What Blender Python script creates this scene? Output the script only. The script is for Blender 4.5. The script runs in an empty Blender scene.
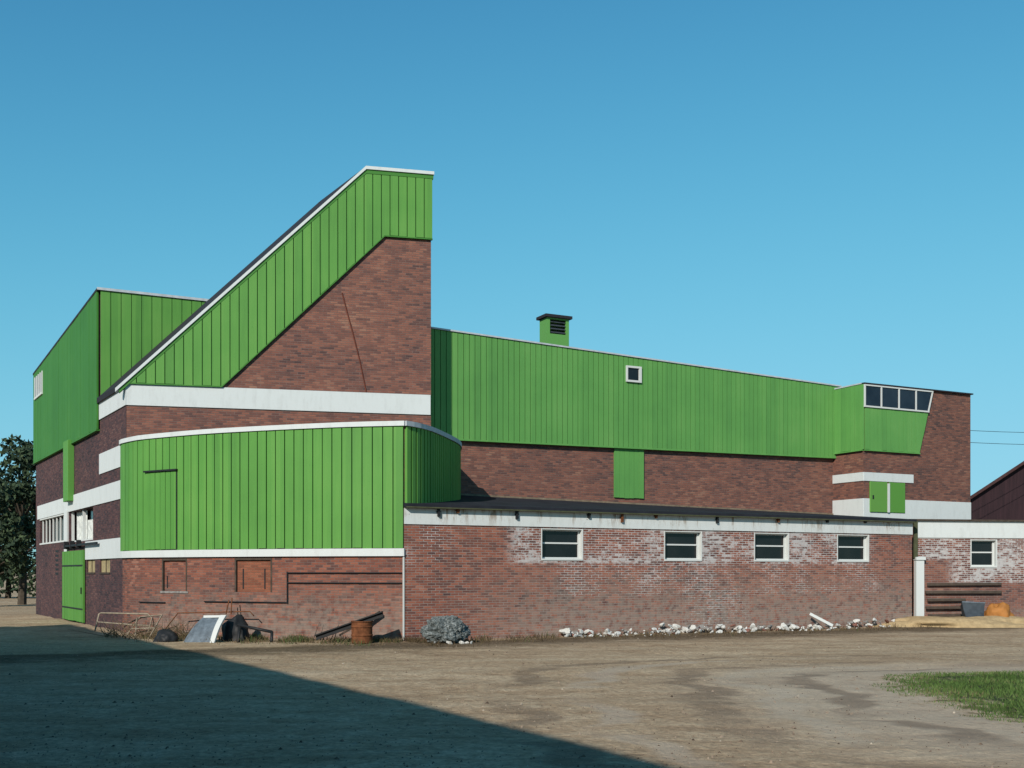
import bpy, bmesh, math, random
from mathutils import Vector, noise as mnoise
random.seed(7)
scene = bpy.context.scene
COL = scene.collection
F, EYE, HOR = 1100.0, 1.75, 572.0          # focal length in px, eye height, horizon row

# ------------------------------------------------------------------ survey helpers
def at(px, py, Y):                          # world point seen at a pixel when it stands Y metres away
    return Vector(((px-512)/F*Y, Y, EYE+(HOR-py)/F*Y))
def plan(px, Y): return Vector(((px-512)/F*Y, Y))

class Line:
    def __init__(s, A, B):
        s.A = Vector(A); s.d = (Vector(B)-s.A); s.L = s.d.length; s.d.normalize(); s.n = Vector((s.d.y, -s.d.x))
    def p(s, t): return s.A + s.d*t
    def nrm(s, t): return s.n
    def shifted(s, off):                    # plane moved back by off
        q = Line(s.A - s.n*off, s.A - s.n*off + s.d); q.L = s.L; return q
    def hit(s, px):                         # distance along the wall where the ray of column px meets it
        k = (px-512)/F
        return (k*s.A.y - s.A.x)/(s.d.x - k*s.d.y)
    def sz(s, px, py):
        t = s.hit(px); Y = s.p(t).y
        return t, EYE+(HOR-py)/F*Y
class Curve:
    def __init__(s, pts, sub=10):
        P = [Vector(p) for p in pts]; out = []
        for i in range(len(P)-1):
            p0 = P[max(i-1, 0)]; p1 = P[i]; p2 = P[i+1]; p3 = P[min(i+2, len(P)-1)]
            for k in range(sub):
                t = k/sub
                out.append(.5*((2*p1)+(p2-p0)*t+(2*p0-5*p1+4*p2-p3)*t*t+(3*p1-p0-3*p2+p3)*t**3))
        out.append(P[-1]); s.P = out; s.S = [0]
        for a, b in zip(out, out[1:]): s.S.append(s.S[-1]+(b-a).length)
        s.L = s.S[-1]
    def _i(s, t):
        for i in range(len(s.S)-2):
            if t < s.S[i+1]: return i
        return len(s.S)-2
    def p(s, t):
        i = s._i(t); return s.P[i].lerp(s.P[i+1], (t-s.S[i])/(s.S[i+1]-s.S[i]))
    def nrm(s, t):
        a = s.p(max(t-.3, 0)); b = s.p(min(t+.3, s.L)); d = (b-a).normalized(); return Vector((d.y, -d.x))
    def hit(s, px):
        best = min(range(401), key=lambda k: abs(512+F*s.p(k/400*s.L).x/s.p(k/400*s.L).y-px)); return best/400*s.L
    def sz(s, px, py):
        t = s.hit(px); return t, EYE+(HOR-py)/F*s.p(t).y

# ------------------------------------------------------------------ object helpers
def root_of(o):
    while o.parent: o = o.parent
    return o
def obj(name, bm, m, parent=None, local=False, smooth=False, kind=None):
    me = bpy.data.meshes.new(name)
    if parent is not None and not local:
        bmesh.ops.translate(bm, verts=bm.verts, vec=-root_of(parent).location)
    bm.to_mesh(me); bm.free()
    if smooth:
        for p in me.polygons: p.use_smooth = True
    me.materials.append(m)
    o = bpy.data.objects.new(name, me); COL.objects.link(o)
    if parent is not None: o.parent = parent
    if kind: o['kind'] = kind
    return o
def thing(name, label, cat, loc, group=None):
    o = bpy.data.objects.new(name, None); COL.objects.link(o); o.empty_display_size = .3
    o.location = (loc[0], loc[1], loc[2] if len(loc) > 2 else 0)
    o['label'] = label; o['category'] = cat
    if group: o['group'] = group
    return o
def tag(o, label, cat, group=None, kind=None):
    o['label'] = label; o['category'] = cat
    if group: o['group'] = group
    if kind: o['kind'] = kind
    return o
def new():
    bm = bmesh.new(); bm.loops.layers.uv.new('UVMap'); return bm
def quad(bm, pts, uvs=None):
    vs = [bm.verts.new(p) for p in pts]; f = bm.faces.new(vs)
    if uvs:
        L = bm.loops.layers.uv.active
        for l, u in zip(f.loops, uvs): l[L].uv = u
    return f
def w3(path, t, z, off=0.0):
    p = path.p(t)+path.nrm(t)*off; return Vector((p.x, p.y, z))
def frange(a, b, step):
    n = max(1, int(math.ceil((b-a)/step-1e-6))); return [a+(b-a)*i/n for i in range(n+1)]

def wall(bm, path, s0, s1, zb, zt, holes=(), step=50, extra=(), depth=.16, off=0.0):
    """brick skin following path; zt is a number or function of s; holes (sa,sb,za,zb) get reveals"""
    ztf = zt if callable(zt) else (lambda s: zt)
    br = sorted(set(round(x, 4) for x in frange(s0, s1, step)+list(extra)+[h[0] for h in holes]+[h[1] for h in holes] if s0-1e-4 <= x <= s1+1e-4))
    zs = sorted(set([zb]+[h[2] for h in holes]+[h[3] for h in holes]))
    for a, b in zip(br, br[1:]):
        for i, z0 in enumerate(zs):
            top = i == len(zs)-1
            za, zb_ = (ztf(a), ztf(b)) if top else (zs[i+1], zs[i+1])
            mid = (a+b)/2; zm = z0+.001
            if any(h[0] < mid < h[1] and h[2] <= zm < h[3] for h in holes): continue
            quad(bm, [w3(path, a, z0, off), w3(path, b, z0, off), w3(path, b, zb_, off), w3(path, a, za, off)],
                 [(a, z0), (b, z0), (b, zb_), (a, za)])
    for (a, b, z0, z1) in holes:
        for (p, q, u) in (((a, z0), (a, z1), 0), ((b, z1), (b, z0), 0), ((b, z0), (a, z0), 1), ((a, z1), (b, z1), 1)):
            quad(bm, [w3(path, p[0], p[1], off), w3(path, q[0], q[1], off), w3(path, q[0], q[1], off-depth), w3(path, p[0], p[1], off-depth)],
                 [(p[0], p[1]), (q[0], q[1]), (q[0]+depth, q[1]+depth), (p[0]+depth, p[1]+depth)])

def band(bm, path, s0, s1, z0, z1, o0=-.02, o1=.03, step=50, zf=None):
    """solid strip laid along the path between heights z0..z1 and offsets o0..o1 (zf(s) raises it)"""
    zf = zf or (lambda s: 0)
    br = frange(s0, s1, step); ring = []
    for s in br:
        h = zf(s); ring.append([w3(path, s, z0+h, o0), w3(path, s, z0+h, o1), w3(path, s, z1+h, o1), w3(path, s, z1+h, o0)])
    vv = [[bm.verts.new(p) for p in r] for r in ring]; L = bm.loops.layers.uv.active
    zz = [z0, z0, z1, z1]
    for i in range(len(vv)-1):
        for k in range(4):
            k2 = (k+1) % 4
            f = bm.faces.new([vv[i][k], vv[i+1][k], vv[i+1][k2], vv[i][k2]])
            for l, u in zip(f.loops, [(br[i], zz[k]), (br[i+1], zz[k]), (br[i+1], zz[k2]), (br[i], zz[k2])]): l[L].uv = u
    bm.faces.new([vv[0][3], vv[0][2], vv[0][1], vv[0][0]]); bm.faces.new(vv[-1])

def cladding(bm, path, s0, s1, zbf, ztf, extra=(), board=.27, gap=.027, t=.06, base=.006):
    """vertical boards with open grooves between them"""
    zbf = zbf if callable(zbf) else (lambda s, v=zbf: v); ztf = ztf if callable(ztf) else (lambda s, v=ztf: v)
    n = max(1, round((s1-s0)/board)); w = (s1-s0)/n
    for i in range(n):
        a = s0+i*w+gap/2; b = s0+(i+1)*w-gap/2
        jit = random.uniform(-.004, .004); zj = random.uniform(-.012, .012)
        cuts = [a]+sorted(e for e in extra if a+.005 < e < b-.005)+[b]
        for c, d in zip(cuts, cuts[1:]):
            z0, z1, z2, z3 = zbf(c)+zj, zbf(d)+zj, ztf(d), ztf(c)
            if z3-z0 < .01 and z2-z1 < .01: continue
            z3 = max(z3, z0); z2 = max(z2, z1)
            T = t+jit
            quad(bm, [w3(path, c, z0, T), w3(path, d, z1, T), w3(path, d, z2, T), w3(path, c, z3, T)], [(c, z0), (d, z1), (d, z2), (c, z3)])
            quad(bm, [w3(path, c, z0, 0), w3(path, d, z1, 0), w3(path, d, z1, T), w3(path, c, z0, T)], [(c, z0)]*4)
            quad(bm, [w3(path, c, z3, T), w3(path, d, z2, T), w3(path, d, z2, 0), w3(path, c, z3, 0)], [(c, z3)]*4)
            if c == a: quad(bm, [w3(path, c, z0, 0), w3(path, c, z0, T), w3(path, c, z3, T), w3(path, c, z3, 0)], [(c, z0), (c, z0), (c, z3), (c, z3)])
            if d == b: quad(bm, [w3(path, d, z1, T), w3(path, d, z1, 0), w3(path, d, z2, 0), w3(path, d, z2, T)], [(d, z1), (d, z1), (d, z2), (d, z2)])
        if i < n-1:
            e = b+gap
            zl, zr, yl, yr = zbf(b), zbf(e), ztf(b), ztf(e)
            if yl-zl > .02 or yr-zr > .02:
                quad(bm, [w3(path, b, zl, base), w3(path, e, zr, base), w3(path, e, max(yr, zr), base), w3(path, b, max(yl, zl), base)], [(b, zl), (e, zr), (e, yr), (b, yl)])

def box_pts(bm, o, ex, ey, ez, bev=0.0):
    """box from corner o with edge vectors ex, ey, ez"""
    o, ex, ey, ez = map(Vector, (o, ex, ey, ez))
    v = [bm.verts.new(o+ex*i+ey*j+ez*k) for k in (0, 1) for j in (0, 1) for i in (0, 1)]
    fs = [(0, 2, 3, 1), (4, 5, 7, 6), (0, 1, 5, 4), (2, 6, 7, 3), (0, 4, 6, 2), (1, 3, 7, 5)]
    if ex.cross(ey).dot(ez) < 0: fs = [f[::-1] for f in fs]
    F_ = [bm.faces.new([v[i] for i in f]) for f in fs]
    if bev:
        ed = set(e for f in F_ for e in f.edges)
        bmesh.ops.bevel(bm, geom=list(ed), offset=bev, segments=1, affect='EDGES')
def wbox(bm, path, s0, s1, z0, z1, o0, o1, bev=0.0):
    """box on a straight wall"""
    p = w3(path, s0, z0, o0); d = Vector((*path.d, 0)); n = Vector((*path.n, 0))
    box_pts(bm, p, d*(s1-s0), -n*(-(o1-o0)), Vector((0, 0, z1-z0)), bev)
def tube(bm, pts, r, seg=8, r2=None):
    P = [Vector(p) for p in pts]; rings = []
    for i, p in enumerate(P):
        d = (P[min(i+1, len(P)-1)]-P[max(i-1, 0)]).normalized()
        u = d.cross(Vector((0, 0, 1)))
        if u.length < .05: u = d.cross(Vector((1, 0, 0)))
        u.normalize(); v = d.cross(u)
        rr = r if r2 is None else r+(r2-r)*i/(len(P)-1)
        rings.append([bm.verts.new(p+(u*math.cos(2*math.pi*k/seg)+v*math.sin(2*math.pi*k/seg))*rr) for k in range(seg)])
    for a, b in zip(rings, rings[1:]):
        for k in range(seg): bm.faces.new([a[k], a[(k+1) % seg], b[(k+1) % seg], b[k]])
    bm.faces.new(rings[0][::-1]); bm.faces.new(rings[-1])
def slab(bm, pts, th):
    """flat or sloping slab: top polygon pts, thickness th downwards"""
    top = [bm.verts.new(p) for p in pts]; bot = [bm.verts.new(Vector(p)-Vector((0, 0, th))) for p in pts]
    bm.faces.new(top); bm.faces.new(bot[::-1]); n = len(pts)
    for i in range(n): bm.faces.new([top[i], bot[i], bot[(i+1) % n], top[(i+1) % n]])

# ------------------------------------------------------------------ materials
class N:
    def __init__(s, name):
        s.m = bpy.data.materials.new(name); s.m.use_nodes = True; s.t = s.m.node_tree; s.b = s.t.nodes['Principled BSDF']
        s.b.inputs['Roughness'].default_value = .85; s.b.inputs['Specular IOR Level'].default_value = .25
    def n(s, typ, **kw):
        q = s.t.nodes.new('ShaderNode'+typ)
        for k, v in kw.items():
            if k in q.inputs: s.set(q.inputs[k], v)
            else: setattr(q, k, v)
        return q
    def set(s, inp, v):
        if isinstance(v, bpy.types.NodeSocket): s.t.links.new(v, inp)
        else: inp.default_value = v
    def math(s, op, a, b=0.0, c=None):
        q = s.t.nodes.new('ShaderNodeMath'); q.operation = op; s.set(q.inputs[0], a); s.set(q.inputs[1], b)
        if c is not None: s.set(q.inputs[2], c)
        return q.outputs[0]
    def mix(s, f, a, b, mode='MIX'):
        q = s.t.nodes.new('ShaderNodeMix'); q.data_type = 'RGBA'; q.blend_type = mode; q.clamp_factor = True
        s.set(q.inputs[0], f); s.set(q.inputs[6], a); s.set(q.inputs[7], b); return q.outputs[2]
    def ramp(s, f, stops, interp='LINEAR'):
        q = s.t.nodes.new('ShaderNodeValToRGB'); q.color_ramp.interpolation = interp; e = q.color_ramp.elements
        while len(e) < len(stops): e.new(.5)
        for el, (p, c) in zip(e, stops): el.position = p; el.color = c if len(c) == 4 else (*c, 1)
        s.set(q.inputs[0], f); return q.outputs[0]
    def smooth(s, v, a, b):
        q = s.t.nodes.new('ShaderNodeMapRange'); q.interpolation_type = 'SMOOTHSTEP'; s.set(q.inputs[0], v)
        q.inputs[1].default_value = a; q.inputs[2].default_value = b; return q.outputs[0]
    def noise(s, vec, scale, detail=4, rough=.6, dist=0.0):
        q = s.t.nodes.new('ShaderNodeTexNoise'); s.set(q.inputs['Vector'], vec); q.inputs['Scale'].default_value = scale
        q.inputs['Detail'].default_value = detail; q.inputs['Roughness'].default_value = rough; q.inputs['Distortion'].default_value = dist
        return q.outputs['Fac']
    def mapv(s, vec, scale=(1, 1, 1), loc=(0, 0, 0), rot=(0, 0, 0)):
        q = s.t.nodes.new('ShaderNodeMapping'); s.set(q.inputs[0], vec); q.inputs['Scale'].default_value = scale; q.inputs['Location'].default_value = loc; q.inputs['Rotation'].default_value = rot
        return q.outputs[0]
    def uv(s): return s.t.nodes.new('ShaderNodeTexCoord').outputs['UV']
    def ob(s): return s.t.nodes.new('ShaderNodeTexCoord').outputs['Object']
    def sep(s, v):
        q = s.t.nodes.new('ShaderNodeSeparateXYZ'); s.set(q.inputs[0], v); return q.outputs
    def bump(s, h, strength=.5, dist=.02):
        q = s.t.nodes.new('ShaderNodeBump'); s.set(q.inputs['Height'], h); q.inputs['Strength'].default_value = strength; q.inputs['Distance'].default_value = dist
        s.set(s.b.inputs['Normal'], q.outputs[0])
    def col(s, c): s.set(s.b.inputs['Base Color'], c); return s.m
RGB = lambda r, g, b: (r, g, b, 1)

def brick_mat(name, pal, mortar=(.17, .14, .125), dust=None, white=None, seed=0.0, crack=None, joint=None, tone=1.0, streak=None):
    """dust=(z height, amount); white=list of (u0,u1,z0,z1,amount) lime wash; crack=list of u,z0,z1"""
    k = N(name); uv = k.uv(); s = k.sep(uv); U, Z = s[0], s[1]
    nz = k.noise(k.mapv(uv, loc=(seed, seed*1.7, 0)), 5, 2); 
    wob = k.n('VectorMath', operation='ADD'); k.set(wob.inputs[0], uv)
    jit = k.n('VectorMath', operation='SCALE'); jn = k.n('TexNoise', Scale=9.0); k.set(jn.inputs['Vector'], uv); k.set(jit.inputs[0], jn.outputs['Color']); jit.inputs['Scale'].default_value = .014
    k.set(wob.inputs[1], jit.outputs[0])
    br = k.n('TexBrick'); k.set(br.inputs['Vector'], wob.outputs[0])
    br.inputs['Color1'].default_value = (0, 0, 0, 1); br.inputs['Color2'].default_value = (1, 1, 1, 1); br.inputs['Mortar'].default_value = (.5, .5, .5, 1)
    br.inputs['Scale'].default_value = 1; br.inputs['Mortar Size'].default_value = .0075; br.inputs['Mortar Smooth'].default_value = .3
    br.inputs['Brick Width'].default_value = .22; br.inputs['Row Height'].default_value = .067; br.offset = .5; br.squash = 1
    big = k.noise(k.mapv(uv, loc=(seed*3, seed, 0)), .55, 4, .6)
    mid = k.noise(k.mapv(uv, loc=(seed, seed*2, 0), scale=(1.4, 1.7, 1)), 2.6, 3, .65)
    val = k.math('ADD', k.math('MULTIPLY', br.outputs['Color'], .6), k.math('ADD', k.math('MULTIPLY', k.math('SUBTRACT', big, .5), .85), k.math('MULTIPLY', k.math('SUBTRACT', mid, .5), .25)))
    val = k.math('ADD', val, .22)
    c = k.ramp(val, [(i/(len(pal)-1), p) for i, p in enumerate(pal)])
    fine = k.noise(uv, 60, 3)
    c = k.mix(.5, c, k.ramp(fine, [(.3, (.55, .55, .55)), (.7, (1.4, 1.4, 1.4))]), 'MULTIPLY')
    mcol = k.mix(k.smooth(mid, .35, .7), RGB(*[x*.6 for x in mortar]), RGB(*mortar))
    c = k.mix(k.math('MULTIPLY', br.outputs['Fac'], .8), c, mcol)
    if dust:
        zz = k.math('ADD', Z, k.math('MULTIPLY', k.math('SUBTRACT', mid, .5), 1.6))
        d = k.math('MULTIPLY', k.math('SUBTRACT', 1.0, k.smooth(zz, .05, dust[0])), dust[1])
        d = k.math('MULTIPLY', d, k.smooth(nz, .25, .6))
        if len(dust) > 2: d = k.math('MULTIPLY', d, k.smooth(k.math('ADD', U, k.math('MULTIPLY', big, 2.0)), dust[2], dust[3]))
        c = k.mix(d, c, RGB(.27, .225, .19))
    if white:
        fl = k.noise(k.mapv(uv, loc=(seed, 0, 0), scale=(1, 1.4, 1)), 7.5, 5, .75)
        lg = k.noise(k.mapv(uv, loc=(seed*5, 0, 0)), .9, 2)
        tot = None
        for (u0, u1, z0, z1, am) in white:
            ew = k.math('MULTIPLY', k.math('SUBTRACT', fl, .5), .3)
            uu = k.math('ADD', U, k.math('MULTIPLY', ew, 2.5)); z_ = k.math('ADD', Z, ew)
            f = k.math('MULTIPLY', k.math('MULTIPLY', k.smooth(uu, u0-.3, u0+.35), k.math('SUBTRACT', 1.0, k.smooth(uu, u1-.4, u1+.4))),
                       k.math('MULTIPLY', k.smooth(z_, z0-.07, z0+.07), k.math('SUBTRACT', 1.0, k.smooth(z_, z1-.1, z1+.1))))
            th = k.math('ADD', k.math('ADD', k.math('MULTIPLY', fl, .62), k.math('MULTIPLY', lg, .5)), k.math('MULTIPLY', k.math('SUBTRACT', br.outputs['Color'], .5), .13))
            f = k.math('MULTIPLY', f, k.smooth(k.math('ADD', th, k.math('MULTIPLY', br.outputs['Fac'], .16)), .62-am, .74-am))
            tot = f if tot is None else k.math('MAXIMUM', tot, f)
        c = k.mix(k.math('MULTIPLY', tot, .68), c, RGB(.5, .52, .525))
    if crack:
        for (u, z0, z1) in crack:
            wn = k.noise(k.mapv(uv, scale=(0, 1, 1), loc=(u, 0, 0)), 2.2, 4, .7)
            dd = k.math('ABSOLUTE', k.math('SUBTRACT', k.math('SUBTRACT', U, u), k.math('MULTIPLY', k.math('SUBTRACT', wn, .5), .8)))
            f = k.math('MULTIPLY', k.math('SUBTRACT', 1.0, k.smooth(dd, .004, .035)), k.math('MULTIPLY', k.smooth(Z, z0, z0+.1), k.math('SUBTRACT', 1.0, k.smooth(Z, z1-.1, z1))))
            c = k.mix(k.math('MULTIPLY', f, k.math('MULTIPLY', k.smooth(nz, .35, .6), .6)), c, RGB(.45, .45, .44))
    if tone != 1.0: c = k.mix(1.0, c, RGB(tone, tone, tone), 'MULTIPLY')
    k.bump(k.math('ADD', k.math('MULTIPLY', k.math('SUBTRACT', 1.0, br.outputs['Fac']), 1.0), k.math('MULTIPLY', fine, .5)), .6, .012)
    k.b.inputs['Roughness'].default_value = .9
    return k.col(c)

RED = [(.04, .03, .032), (.1, .048, .043), (.16, .063, .047), (.225, .078, .052), (.275, .1, .064), (.33, .155, .11)]
PUR = [(.042, .03, .032), (.098, .05, .045), (.148, .065, .051), (.19, .078, .057), (.23, .098, .068), (.27, .145, .1)]
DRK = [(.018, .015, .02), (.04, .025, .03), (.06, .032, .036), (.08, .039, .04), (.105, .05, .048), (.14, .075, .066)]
M = {}
def green(name, base, var=.22, rough=.62, wear=.35):
    k = N(name); uv = k.uv(); s = k.sep(uv)
    wn = k.n('TexWhiteNoise', noise_dimensions='1D'); k.set(wn.inputs['W'], k.math('FLOOR', k.math('DIVIDE', s[0], .27)))
    n1 = k.noise(k.mapv(uv, scale=(9, .5, 1)), 1.2, 5, .65); n2 = k.noise(uv, .45, 3)
    v = k.math('ADD', k.math('MULTIPLY', k.math('SUBTRACT', wn.outputs[0], .5), var), k.math('ADD', k.math('MULTIPLY', k.math('SUBTRACT', n1, .5), wear), k.math('MULTIPLY', k.math('SUBTRACT', n2, .5), .5)))
    r, g, b = base
    c = k.ramp(k.math('ADD', v, .5), [(.15, (r*.64, g*.68, b*.75)), (.5, base), (.85, (r*1.55, g*1.22, b*1.4))])
    spots = k.noise(uv, 14, 2, .5)
    c = k.mix(k.math('MULTIPLY', k.smooth(spots, .72, .78), .6), c, RGB(r*.4, g*.4, b*.5))
    k.b.inputs['Roughness'].default_value = rough; k.b.inputs['Specular IOR Level'].default_value = .25
    k.bump(k.noise(k.mapv(uv, scale=(20, 1, 1)), 3, 4), .12, .01)
    return k.col(c)
M['green'] = green('green_boards', (.085, .245, .046))
M['green_rear'] = green('green_boards_rear', (.096, .268, .066), var=.16, wear=.3)
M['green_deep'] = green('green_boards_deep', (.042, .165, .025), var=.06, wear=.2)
M['green_door'] = green('green_door', (.08, .23, .04))
M['green_pale'] = green('green_door_pale', (.1, .25, .05))
def white(name, base=(.53, .56, .56), stain=.35, rust=False):
    k = N(name); uv = k.uv(); n1 = k.noise(k.mapv(uv, scale=(3, .7, 1)), 1.6, 5, .7); n2 = k.noise(uv, 12, 4)
    c = k.mix(k.math('MULTIPLY', k.smooth(n1, .45, .75), stain), RGB(*base), RGB(.36, .37, .36))
    c = k.mix(k.math('MULTIPLY', k.smooth(n2, .6, .75), stain*.6), c, RGB(.4, .36, .3))
    if rust:
        st = k.noise(k.mapv(uv, scale=(1.6, .25, 1), loc=(3, 0, 0)), 1.8, 5, .8)
        top = k.smooth(k.math('ADD', k.sep(uv)[1], k.math('MULTIPLY', n2, .25)), 3.05, 3.55)
        c = k.mix(k.math('MULTIPLY', k.math('MULTIPLY', k.smooth(st, .52, .64), k.math('ADD', top, .15)), .8), c, RGB(.2, .14, .09))
        ch = k.noise(k.mapv(uv, scale=(1, 1.3, 1), loc=(9, 0, 0)), 4.2, 4, .8)
        c = k.mix(k.math('MULTIPLY', k.smooth(ch, .66, .7), .9), c, RGB(.1, .07, .055))
    k.bump(n2, .15, .01); k.b.inputs['Roughness'].default_value = .8
    return k.col(c)
M['white'] = white('white_render'); M['white_old'] = white('white_render_stained', stain=.4, rust=True)
M['white_wood'] = white('white_wood', (.52, .54, .53), .25)
def flat(name, c, rough=.8, spec=.25, metal=0.0, var=.4, scale=6.0):
    k = N(name); n = k.noise(k.ob(), scale, 5, .65)
    k.b.inputs['Roughness'].default_value = rough; k.b.inputs['Specular IOR Level'].default_value = spec; k.b.inputs['Metallic'].default_value = metal
    k.bump(n, .2, .01)
    return k.col(k.ramp(n, [(.25, tuple(x*(1-var) for x in c)), (.75, tuple(x*(1+var) for x in c))]))
M['bitumen'] = flat('bitumen', (.017, .019, .026), .9, .15, scale=1.5)
M['zinc'] = flat('zinc_edge', (.4, .43, .46), .6, .3, .0, .2)
M['dark'] = flat('dark_iron', (.012, .013, .015), .6, .3)
M['tile'] = flat('dark_roofing', (.02, .019, .024), .85)
M['mud'] = flat('moss_edge', (.06, .065, .035), .9)
M['rust'] = flat('rust', (.13, .048, .02), .85, .2, var=.6, scale=9)
M['rustline'] = flat('rust_red_iron', (.11, .032, .02), .85)
M['sheet'] = flat('grey_sheet', (.10, .125, .15), .55, .4, var=.5)
M['paper'] = flat('yellowed_board', (.30, .24, .13), .85)
M['orange'] = flat('orange_cover', (.3, .125, .03), .7, var=.35, scale=4)
M['slate'] = flat('slate_grey', (.035, .045, .055), .7)
M['timber'] = flat('old_timber', (.06, .045, .035), .9)
M['sand'] = flat('sand', (.34, .25, .14), .95, .1, var=.3, scale=7)
M['pale_stone'] = flat('pale_rubble', (.48, .48, .46), .9, .2, var=.55, scale=11)
M['grey_stone'] = flat('grey_rubble', (.2, .19, .18), .9, .2, var=.45, scale=11)
M['red_stone'] = flat('brick_rubble', (.19, .09, .07), .9, .2, var=.4, scale=11)
M['curtain'] = flat('curtain', (.5, .52, .5), .9)
k = N('dark_glass'); k.b.inputs['Roughness'].default_value = .12; k.b.inputs['Specular IOR Level'].default_value = .35
M['glass'] = k.col(k.ramp(k.noise(k.ob(), 1.3), [(.3, (.004, .006, .008)), (.7, (.012, .014, .016))]))
k = N('strip_glass'); k.b.inputs['Roughness'].default_value = .2
M['glass_blue'] = k.col(k.ramp(k.noise(k.ob(), 1.1), [(.3, (.008, .013, .024)), (.7, (.02, .03, .045))]))

# ------------------------------------------------------------------ the survey: plan of the building
P0 = plan(404, 28.3); P1 = plan(912, 36.3)
WING = Line(P0, P1)
T0 = plan(126.5, 32.35); T1 = plan(431, 34.4)
TOWER = Line(T0, T1)
FAR = plan(36, 46.5); LEFT = Line(FAR, T0)
def offset_for(px, Y):                       # set-back of the plane parallel to WING that passes plan(px,Y)
    return -(plan(px, Y)-WING.A).dot(WING.n)
D_REAR = offset_for(455, 36.0); REAR = WING.shifted(D_REAR)
D_BLK = offset_for(863.5, 41.8); BLK = WING.shifted(D_BLK)
BAYPTS = [plan(px, Y) for px, Y in ((124.5, 33.0), (123, 32.35), (135, 31.6), (150, 31.1), (200, 30.1), (250, 29.45), (300, 28.95), (350, 28.55), (404, 28.3))]
BAY = Curve(BAYPTS)
BAYR = Curve([plan(404, 28.3), plan(417, 28.76), plan(430, 29.55), plan(443, 30.8), plan(454.5, 32.2), plan(458, 33.4), plan(455, 34.6), plan(446, 35.8)])
b3 = Vector((*(-WING.n), 0))                 # "back" direction
print('wing', WING.L, 'D', D_REAR, D_BLK, 'left', LEFT.L, 'tower', TOWER.L, 'bay', BAY.L)

shed = thing('cowshed', 'large red brick farm building with bright green boards, slanted tower and long low wing', 'farm building', (P0.x, P0.y, 0))
ZW = 3.40
# ---- low wing
brick_wing = None
uw = lambda px: WING.hit(px)
WZ0, WZ1 = 2.07, 2.95
wins = [(uw(a), uw(b)) for a, b in ((541, 583), (664, 702), (754, 789), (837, 869))]
M['brick_wing'] = brick_mat('brick_wing', RED, mortar=(.3, .275, .255), dust=(2.4, .72, 1.5, 6.0), seed=1.3,
    white=[(uw(516), uw(870), 2.0, 3.05, .085), (uw(512), uw(542), 2.0, 3.05, .12), (uw(690), uw(745), .2, 2.4, -.02), (uw(560), uw(880), 1.1, 2.15, -.06), (uw(400), uw(412), 1.9, 2.4, .05), (uw(420), uw(450), 1.9, 3.1, -.08)], crack=[(uw(710), .1, 2.0)])
bm = new(); wall(bm, WING, 0, WING.L, -.3, ZW, holes=[(a, b, WZ0, WZ1) for a, b in wins], depth=.3)
wing_wall = obj('wing_wall', bm, M['brick_wing'], shed)
bm = new(); RE = Line(P1, P1+Vector((-WING.n.x, -WING.n.y))); wall(bm, RE, 0, D_REAR, -.3, ZW); obj('wing_side_wall', bm, M['brick_wing'], shed)
bm = new(); band(bm, WING, 0, WING.L, 2.985, ZW-.003, -.02, .03); obj('white_band', bm, M['white_old'], wing_wall)
bm = new(); wbox(bm, WING, -.03, -.0, .0, 2.36, -.05, .03); obj('mortar_joint', bm, M['white_wood'], wing_wall)
def window(parent, path, s0, s1, z0, z1, rec=.13, w=.055, pane=M['glass'], bars=1, sill=True, name='window'):
    bm = new()                                # liner boards lining the opening and a casement inside
    for a, b, c, d in ((s0, s0+.03, z0, z1), (s1-.035, s1, z0, z1)): wbox(bm, path, a, b, c, d, -rec-.06, .012)
    wbox(bm, path, s0+.03, s1-.035, z0, z0+.05, -rec-.06, .022); wbox(bm, path, s0+.03, s1-.035, z1-.03, z1, -rec-.06, -.004)
    a, b, c, d = s0+.03, s1-.035, z0+.05, z1-.03
    wbox(bm, path, a, a+w, c, d, -rec-.05, -rec+.004); wbox(bm, path, b-w, b, c, d, -rec-.05, -rec+.004)
    wbox(bm, path, a+w, b-w, c, c+w*.7, -rec-.05, -rec+.002); wbox(bm, path, a+w, b-w, d-w*.7, d, -rec-.05, -rec+.002)
    o = obj(name, bm, M['white_wood'], parent)
    bm = new(); m = (c+d)/2+.03; wbox(bm, path, a+w, b-w, m-.022, m+.022, -rec-.045, -rec+.003); obj('glazing_bar', bm, M['white_wood'], o)
    bm = new(); wbox(bm, path, a+.01, b-.01, c+.01, d-.01, -rec-.04, -rec-.03); obj('pane', bm, pane, o)
    return o
for a, b in wins: window(shed, WING, a, b, WZ0, WZ1)
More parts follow.
